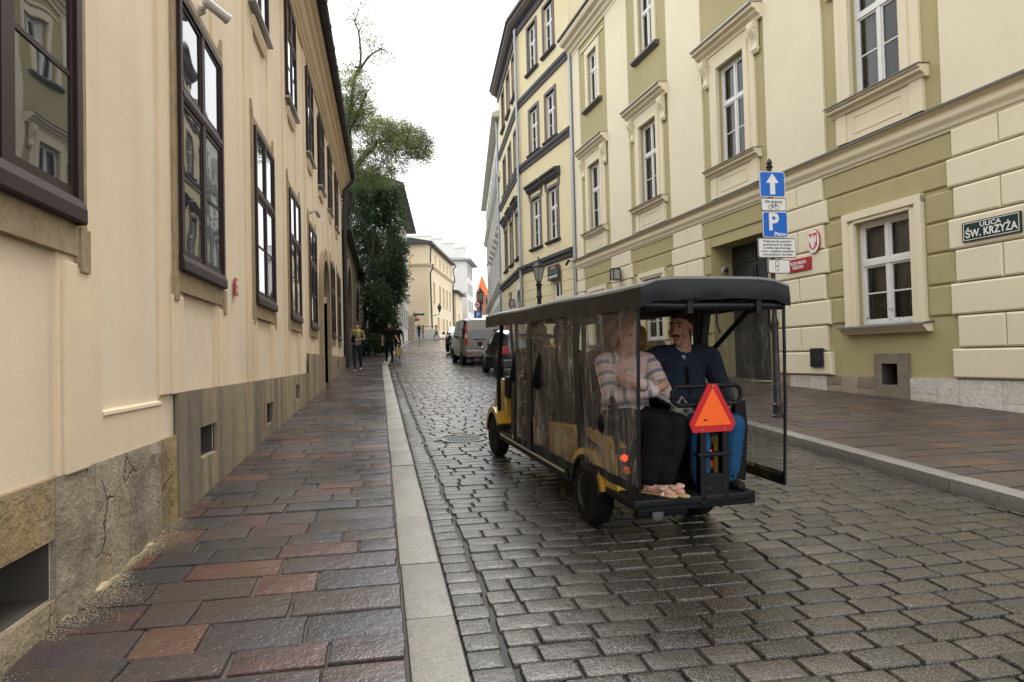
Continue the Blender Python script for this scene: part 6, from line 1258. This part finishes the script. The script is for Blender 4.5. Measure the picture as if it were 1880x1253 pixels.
# man in the navy jacket
t = rider('seated man with moustache in navy jacket and blue jeans on the rear seat'); mx_ = .2
P = [cap((mx_, -.38, .82), (mx_, -.38, .98), .175, .19, 'navy', ((0, 1, 0), .8)), cap((mx_, -.38, .98), (mx_, -.36, 1.18), .19, .185, 'navy', ((0, 1, 0), .72)), cap((mx_ - .16, -.36, 1.27), (mx_ + .17, -.37, 1.265), .085, .088, 'navy'), cap((mx_ + .0, -.36, 1.29), (mx_ + .01, -.36, 1.325), .085, .075, 'navy'),
     cap((mx_ - .21, -.36, 1.26), (mx_ - .36, -.26, 1.16), .08, .065, 'navy'), cap((mx_ - .36, -.26, 1.16), (mx_ - .44, -.12, 1.12), .06, .045, 'navy'), cap((mx_ + .235, -.37, 1.25), (mx_ + .30, -.44, 1.0), .088, .07, 'navy'), cap((mx_ + .3, -.44, 1.0), (mx_ + .22, -.66, .93), .066, .048, 'navy'),
     cap((mx_ - .035, -.455, 1.262), (mx_ - .035, -.475, 1.21), .02, .006, 'shirt', None, .006), cap((mx_ - .01, -.39, 1.31), (mx_ - .02, -.40, 1.305), .063, .062, 'shirt', None, -.004), cap((mx_ + .055, -.33, 1.325), (mx_ + .03, -.42, 1.295), .034, .026, 'navy'), cap((mx_ - .09, -.35, 1.325), (mx_ - .085, -.43, 1.29), .03, .026, 'navy'), cap((mx_ - .03, -.505, 1.19), (mx_ - .02, -.525, 1.0), .012, .012, 'black_cloth', None, .003), cap((mx_ - .16, -.46, .97), (mx_ + .14, -.46, .95), .075, .075, 'navy'),
     cap((mx_ - .09, -.42, .80), (mx_ - .13, -.84, .82), .1, .08, 'jeans'), cap((mx_ + .1, -.42, .80), (mx_ + .13, -.84, .81), .1, .08, 'jeans'), cap((mx_ - .13, -.84, .80), (mx_ - .11, -.82, .46), .076, .062, 'jeans'), cap((mx_ + .13, -.84, .79), (mx_ + .13, -.80, .46), .076, .062, 'jeans'), cap((mx_ - .11, -.80, .41), (mx_ - .11, -.90, .40), .042, .034, 'shoe_dark'), cap((mx_ + .13, -.78, .41), (mx_ + .14, -.90, .40), .042, .034, 'shoe_dark')]
P += hand((mx_ + .21, -.68, .93), (-.5, -.6, -.2), (0, 0, -1), 1, 1.05, .6) + hand((mx_ - .445, -.115, 1.115), (-.3, .6, -.5), (0, 0, -1), -1, 1.0, .5)
hp_, HP = head((mx_ - .035, -.43, 1.472), (-.82, -.57, -.06), .98); P += hp_
blob('body', P, {'navy': M['navy'], 'shirt': M['shirt_blue'], 'jeans': M['jeans'], 'shoe_dark': M['shoe_dark'], 'skin': M['skin2'], 'lip': M['lip'], 'eye': M['eye'], 'black_cloth': M['black_cloth']}, t, .0058, 7)
blob('hair', [cap(HP(0, -.035, .062), HP(0, .02, .088), .089, .066, 'h', None), cap(HP(0, -.07, .02), HP(0, -.065, -.04), .068, .05, 'h'), cap(HP(-.066, -.02, .03), HP(-.066, -.02, .0), .02, .014, 'h'), cap(HP(.066, -.02, .03), HP(.066, -.02, .0), .02, .014, 'h')], {'h': M['hair_dark']}, t, .009, 2)
blob('moustache', [cap(HP(-.03, .084, -.050), HP(0, .098, -.042), .007, .009, 'h'), cap(HP(.03, .084, -.050), HP(0, .098, -.042), .007, .009, 'h')], {'h': M['hair_dark']}, t, .005, 1)
blob('eyebrows', [cap(HP(s_ * .048, .086, .046), HP(s_ * .016, .097, .047), .006, .007, 'h') for s_ in (-1, 1)], {'h': M['hair_dark']}, t, .004, 1)
def sitter(label, x, y, top, hair, long_=False, skin='skin', hat=False, bun=False, zc=1.40):
    t = rider(label); P = [cap((x, y, .82), (x, y + .0, 1.02), .15, .15, top, ((0, 1, 0), .8)), cap((x, y, 1.02), (x, y, 1.18), .15, .15, top, ((0, 1, 0), .75)), cap((x - .13, y, 1.23), (x + .13, y, 1.23), .07, .07, top),
         cap((x - .19, y, 1.22), (x - .23, y + .08, .98), .062, .052, top), cap((x - .23, y + .08, .98), (x - .12, y + .28, .9), .05, .038, top), cap((x + .19, y, 1.22), (x + .23, y + .08, .98), .062, .052, top), cap((x + .23, y + .08, .98), (x + .12, y + .28, .9), .05, .038, top),
         cap((x - .08, y + .04, .78), (x - .1, y + .40, .80), .085, .07, 'dark_jeans'), cap((x + .08, y + .04, .78), (x + .1, y + .40, .80), .085, .07, 'dark_jeans'), cap((x - .1, y + .4, .78), (x - .1, y + .42, .46), .065, .05, 'dark_jeans'), cap((x + .1, y + .4, .78), (x + .1, y + .42, .46), .065, .05, 'dark_jeans'), cap((x - .1, y + .42, .41), (x - .1, y + .55, .40), .038, .03, 'shoe_dark'), cap((x + .1, y + .42, .41), (x + .1, y + .55, .40), .038, .03, 'shoe_dark')]
    P += hand((x - .12, y + .29, .9), (.3, .8, -.1), (0, 0, -1), 1) + hand((x + .12, y + .29, .9), (-.3, .8, -.1), (0, 0, -1), -1)
    hp_, HP = head((x, y + .02, zc), (0, 1, -.03), .98); P += hp_
    blob('body', P, {top: M[top], 'dark_jeans': M['dark_jeans'], 'shoe_dark': M['shoe_dark'], 'skin': M[skin], 'lip': M['lip'], 'eye': M['eye']}, t, .013, 4)
    H = [cap(HP(0, -.03, .055), HP(0, .02, .08), .095, .08, 'h'), cap(HP(0, -.06, 0), HP(0, -.05, -.06), .08, .06, 'h')]
    if long_: H += [cap(HP(0, -.075, 0), HP(0, -.09, -.32), .085, .07, 'h'), cap(HP(-.05, -.07, -.1), HP(-.06, -.09, -.36), .05, .03, 'h'), cap(HP(.05, -.07, -.1), HP(.06, -.09, -.36), .05, .03, 'h')]
    if bun: H += [cap(HP(0, -.12, .0), HP(0, -.125, -.02), .05, .045, 'h')]
    blob('hair', H, {'h': M[hair]}, t, .012, 3)
    if hat:
        q_ = MB(); c = HP(0, -.005, .075); q_.lathe([(.21, -.03), (.205, -.015), (.115, .0), (.105, .07), (.08, .1), (.0, .105)], 20, M=Matrix.Translation(c) @ Matrix.Rotation(.12, 4, 'X')); q_.build('hat', M['straw'], t, smooth=50)
sitter('driver in a pale straw hat behind the front plastic curtain', -.24, 1.84, 'black_cloth', 'hair_brown', hat=True, zc=1.36)
sitter('passenger in the middle row with long brown hair seen from behind', -.26, .97, 'black_cloth', 'hair_brown', True, zc=1.39); sitter('passenger in a red jacket beside the long-haired passenger', .22, .98, 'red_cloth', 'hair_red', zc=1.38); sitter('blond passenger with a bun seen behind the two rear riders', .12, .24, 'khaki', 'hair_blond', bun=True, zc=1.37)
# ------------------------------------------------------------------ pedestrians
stand('person', 'woman walking with yellow scarf, khaki jacket and white trainers by the arched wall', (-1.03, 25.76, prof(25.76)), math.pi - .03, 1.78, 'khaki', 'dark_jeans', 'shoe_white', 'skin', 'hair_brown', .13, [((-.27, .02, 1.17), (-.04, .24, 1.12)), ((.27, .02, 1.17), (.06, .24, 1.16))], long_hair=True, extra=[((-.09, .07, 1.46), (.09, .07, 1.46), .055, .055, 'yellow_scarf'), ((-.06, .11, 1.42), (-.04, .15, 1.25), .05, .035, 'yellow_scarf'), ((.1, .2, 1.2), (.12, .2, 1.1), .09, .08, 'black_cloth')])
stand('person', 'man in black T-shirt and black trousers carrying a paper bag', (.16, 31.15, prof(31.15) + .004), math.pi + .15, 1.83, 'black_cloth', 'black_cloth', 'shoe_dark', 'skin2', 'hair_dark', -.14, [((-.29, -.03, 1.16), (-.36, .12, .98)), ((.27, -.06, 1.15), (.3, .02, .9))], sleeve='skin', build=1.1)
t = thing('paper_bag', 'brown paper bag hanging from the hand of the man in black', 'bag', (.56, 31.0, prof(31) + .34), (0, 0, .2)); q_ = MB(); q_.poly([(-.15, 0), (.15, 0), (.17, .36), (-.17, .36)], XZ, -.08, .08); q_.build('sack', M['kraft'], t, bev=.01); q_ = MB(); q_.tube([(-.08, 0, .34), (-.05, 0, .5), (.05, 0, .5), (.08, 0, .34)], .012, 6); q_.build('handle', M['kraft'], t)
stand('person', 'person in dark jacket seen from behind, walking after the man in black', (.62, 36.2, prof(36.2)), .1, 1.8, 'black_cloth', 'black_cloth', 'shoe_dark', 'skin', 'hair_dark', .12, [((-.27, -.02, 1.16), (-.27, .1, .93)), ((.27, -.02, 1.16), (.28, -.08, .9))], voxel=.016)
stand('person', 'far pedestrian in navy jacket and blue jeans beside the finger post', (3.72, 77.6, prof(77.6)), .4, 1.75, 'navy', 'jeans', 'shoe_white', 'skin', 'hair_dark', .1, voxel=.02)
stand('person', 'far pedestrian in brown coat next to the one in blue jeans', (4.2, 77.9, prof(77.9)), 1.2, 1.65, 'camel', 'camel', 'shoe_white', 'skin', 'hair_brown', .08, voxel=.02, long_hair=True)
stand('person', 'far pedestrian in yellow top and black trousers striding across the bend', (5.75, 78.6, prof(78.6)), R90 + .2, 1.68, 'yellow_top', 'black_cloth', 'shoe_white', 'skin', 'hair_dark', .3, voxel=.02)
# ------------------------------------------------------------------ parked vehicles
M['van_grey'] = simple('bronze_grey_paint', (.27, .245, .215), .3, .4, .5, 0, .6); M['car_black'] = simple('black_car_paint', (.012, .013, .016), .18, .0, .5, 0, 1.); M['car_dark'] = simple('dark_grey_car_paint', (.03, .032, .036), .2, .3, .5, 0, .8); M['car_glass'] = glass_dark('car_glass', (.012, .014, .016), 0, 1.7); M['tail_red'] = simple('red_lamp_glass', (.42, .015, .015), .2); M['headlamp'] = simple('headlamp_glass', (.45, .46, .48), .15)
def vehicle(name, label, loc, rot, st, paint, tyre=.32, axles=(.85, 3.5), glassf=(), rear=True, plate=True, group='cars parked along the right kerb', facing=1, tl=None, cat='car', lights=True):
    """st: stations from the tail (y, half width, z bottom, z belt, half roof width, z roof); the body is lofted through them"""
    t = thing(name, label, cat, loc, (CT, 0, rot), group); q_ = MB(); vs_ = []; N = 13
    for y, w_, zb, zl, wr, zr in st:
        half = [(w_ * .8, zb), (w_ * .97, zb + .06), (w_, zb + (zl - zb) * .35), (w_ * .995, zb + (zl - zb) * .75), (w_ * .965, zl), (wr + (w_ * .965 - wr) * .12, zr - min(.07, (zr - zl) * .5)), (wr * .86, zr - .012 if zr - zl > .05 else zr)]
        ring = half + [(0, zr)] + [(-x, z) for x, z in half[::-1]]; vs_ += [(x, y, z) for x, z in ring]
    n = 15; fs_ = [(i * n + k, i * n + k + 1, (i + 1) * n + k + 1, (i + 1) * n + k) for i in range(len(st) - 1) for k in range(n - 1)] + [(i * n + n - 1, i * n, (i + 1) * n, (i + 1) * n + n - 1) for i in range(len(st) - 1)] + [tuple(range(n))[::-1], tuple(range((len(st) - 1) * n, len(st) * n))]
    q_.add(vs_, fs_); q_.build('body', M[paint], t, 38, fix=True)
    P_ = lambda i, s_, v: (lambda y, w_, zb, zl, wr, zr: (s_ * (w_ * .965 + (wr + (w_ * .965 - wr) * .12 - w_ * .965) * v + .008), y, zl + (zr - min(.07, (zr - zl) * .5) - zl) * v))(*st[i])
    for s_ in (-1, 1):
        for i0, i1, f0, f1 in glassf:
            a, b = Vector(P_(i0, s_, .08)), Vector(P_(i1, s_, .08)); c, d = Vector(P_(i1, s_, .92)), Vector(P_(i0, s_, .92))
            q_ = MB(); q_.quad(a.lerp(b, f0), a.lerp(b, f1), d.lerp(c, f1), d.lerp(c, f0)); q_.build('side_window', M['car_glass'], t)
        for ya in axles:
            w_ = wheel(t, s_ * (st[2][1] - .1), ya, s_, tyre, .2); q_ = MB(); q_.lathe([(tyre * 1.1, s_ * .0), (tyre * 1.1, s_ * .03)], 24, ax='x', M=Matrix.Translation((s_ * (st[2][1] - .025), ya, tyre))); q_.build('wheel_arch', M['buggy_black'], t)
        q_ = MB(); y = [k for k in st][glassf[-1][1]][0] - .15; q_.box((s_ * (st[3][1] + .02), y, st[3][3] + .0), (s_ * (st[3][1] + .17), y + .08, st[3][3] + .16)); q_.build('mirror', M['buggy_black'], t, bev=.02)
    return t
def end_panel(t, name, mat, pts, bev=0): q_ = MB(); q_.add(pts, [tuple(range(len(pts)))]); return q_.build(name, M[mat], t)
def box_part(t, name, mat, a, b, bev=.01): q_ = MB(); q_.box(a, b); return q_.build(name, M[mat], t, bev=bev)
RT = lambda y: -math.atan2(kr(y + 3) - kr(y), 3)
# grey van
v = vehicle('van', 'bronze-grey passenger van with tall tail lamps parked behind a dark car', (4.12, 27.9, prof(27.9) + RD), .02, [(0, .88, .42, 1.05, .80, 1.90), (.06, .95, .36, 1.08, .84, 1.95), (.6, .98, .3, 1.1, .85, 1.98), (2.2, .98, .3, 1.1, .85, 1.98), (3.5, .98, .3, 1.1, .84, 1.94), (4.3, .96, .3, 1.08, .74, 1.25), (4.85, .9, .32, .95, .7, 1.02), (4.97, .8, .4, .8, .6, .85)], 'van_grey', .33, (.85, 3.85), [(1, 2, .25, .95), (2, 3, .05, .95), (3, 4, .05, .9), (4, 5, .02, .5)], cat='van')
end_panel(v, 'rear_window', 'car_glass', [(-.70, -.012, 1.20), (-.55, -.015, 1.08), (.55, -.015, 1.08), (.70, -.012, 1.20), (.72, .01, 1.74), (-.72, .01, 1.74)])
for s_ in (-1, 1): q_ = MB(); q_.poly([(s_ * .80, .86), (s_ * .93, .9), (s_ * .90, 1.72), (s_ * .83, 1.68)], XZ, -.12, .03); q_.build('tail_lamp', M['tail_red'], v, fix=True); q_ = MB(); q_.poly([(s_ * .82, 1.16), (s_ * .93, 1.16), (s_ * .925, 1.32), (s_ * .83, 1.32)], XZ, .025, .034); q_.build('lens', M['headlamp'], [c for c in v.children if c.name.startswith('tail_lamp')][-1], fix=True)
box_part(v, 'bumper', 'van_grey', (-.9, -.09, .38), (.9, .05, .66), .04); box_part(v, 'number_plate', 'sign_white', (-.26, -.1, .72), (.26, -.03, .83), .004); box_part(v, 'reflector', 'tail_red', (-.86, -.1, .5), (-.66, -.085, .55), .002)
# dark hatchback right behind the buggy
HB = [(0, .72, .45, .85, .58, 1.30), (.08, .84, .34, .9, .62, 1.40), (.7, .88, .26, .92, .64, 1.47), (1.9, .89, .24, .92, .64, 1.48), (2.7, .89, .24, .92, .62, 1.42), (3.35, .88, .24, .92, .56, .98), (4.0, .82, .28, .78, .5, .86), (4.2, .66, .36, .62, .4, .68)]
GL = [(1, 2, .3, .96), (2, 3, .04, .96), (3, 4, .02, .98), (4, 5, .02, .55)]
def hatch(label, x, y, paint, rot=.02, flip=False, white=False):
    v = vehicle('parked_car', label, (x, y, prof(y) + RD), rot + (math.pi if flip else 0), HB, paint, .31, (.72, 3.3), GL)
    end_panel(v, 'rear_window', 'car_glass', [(-.62, .0, .98), (.62, .0, .98), (.56, .055, 1.33), (-.56, .055, 1.33)])
    wsx = [Vector((s_ * w_, y_, z_)) for s_, w_, y_, z_ in ((-1, .72, 3.3, 1.02), (1, .72, 3.3, 1.02), (1, .56, 2.74, 1.40), (-1, .56, 2.74, 1.40))]; end_panel(v, 'windscreen', 'car_glass', [tuple(p + Vector((0, .05, .02))) for p in wsx])
    for s_ in (-1, 1): box_part(v, 'tail_lamp', 'tail_red', (s_ * .58, -.02, .74), (s_ * .84, .16, .98), .02); box_part(v, 'headlamp', 'headlamp', (s_ * .5, 3.95, .62), (s_ * .78, 4.12, .76), .02)
    box_part(v, 'bumper', paint, (-.8, -.08, .32), (.8, .06, .58), .04); box_part(v, 'number_plate', 'sign_white', (-.26, -.09, .6), (.26, -.02, .7), .004)
    return v
hatch('dark car with red tail lamps directly ahead of the buggy', 4.25, 20.4, 'car_black', .01)
hatch('black car parked just in front of the bronze-grey van', 4.4, 34.0, 'car_black', .0); c3 = hatch('dark car farthest along the kerb, windscreen facing the camera', 4.75, 44.3, 'car_dark', -.1, True); hatch('dark grey car with a pale roof, half hidden beyond the van', 5.15, 46.5, 'car_dark', -.12)
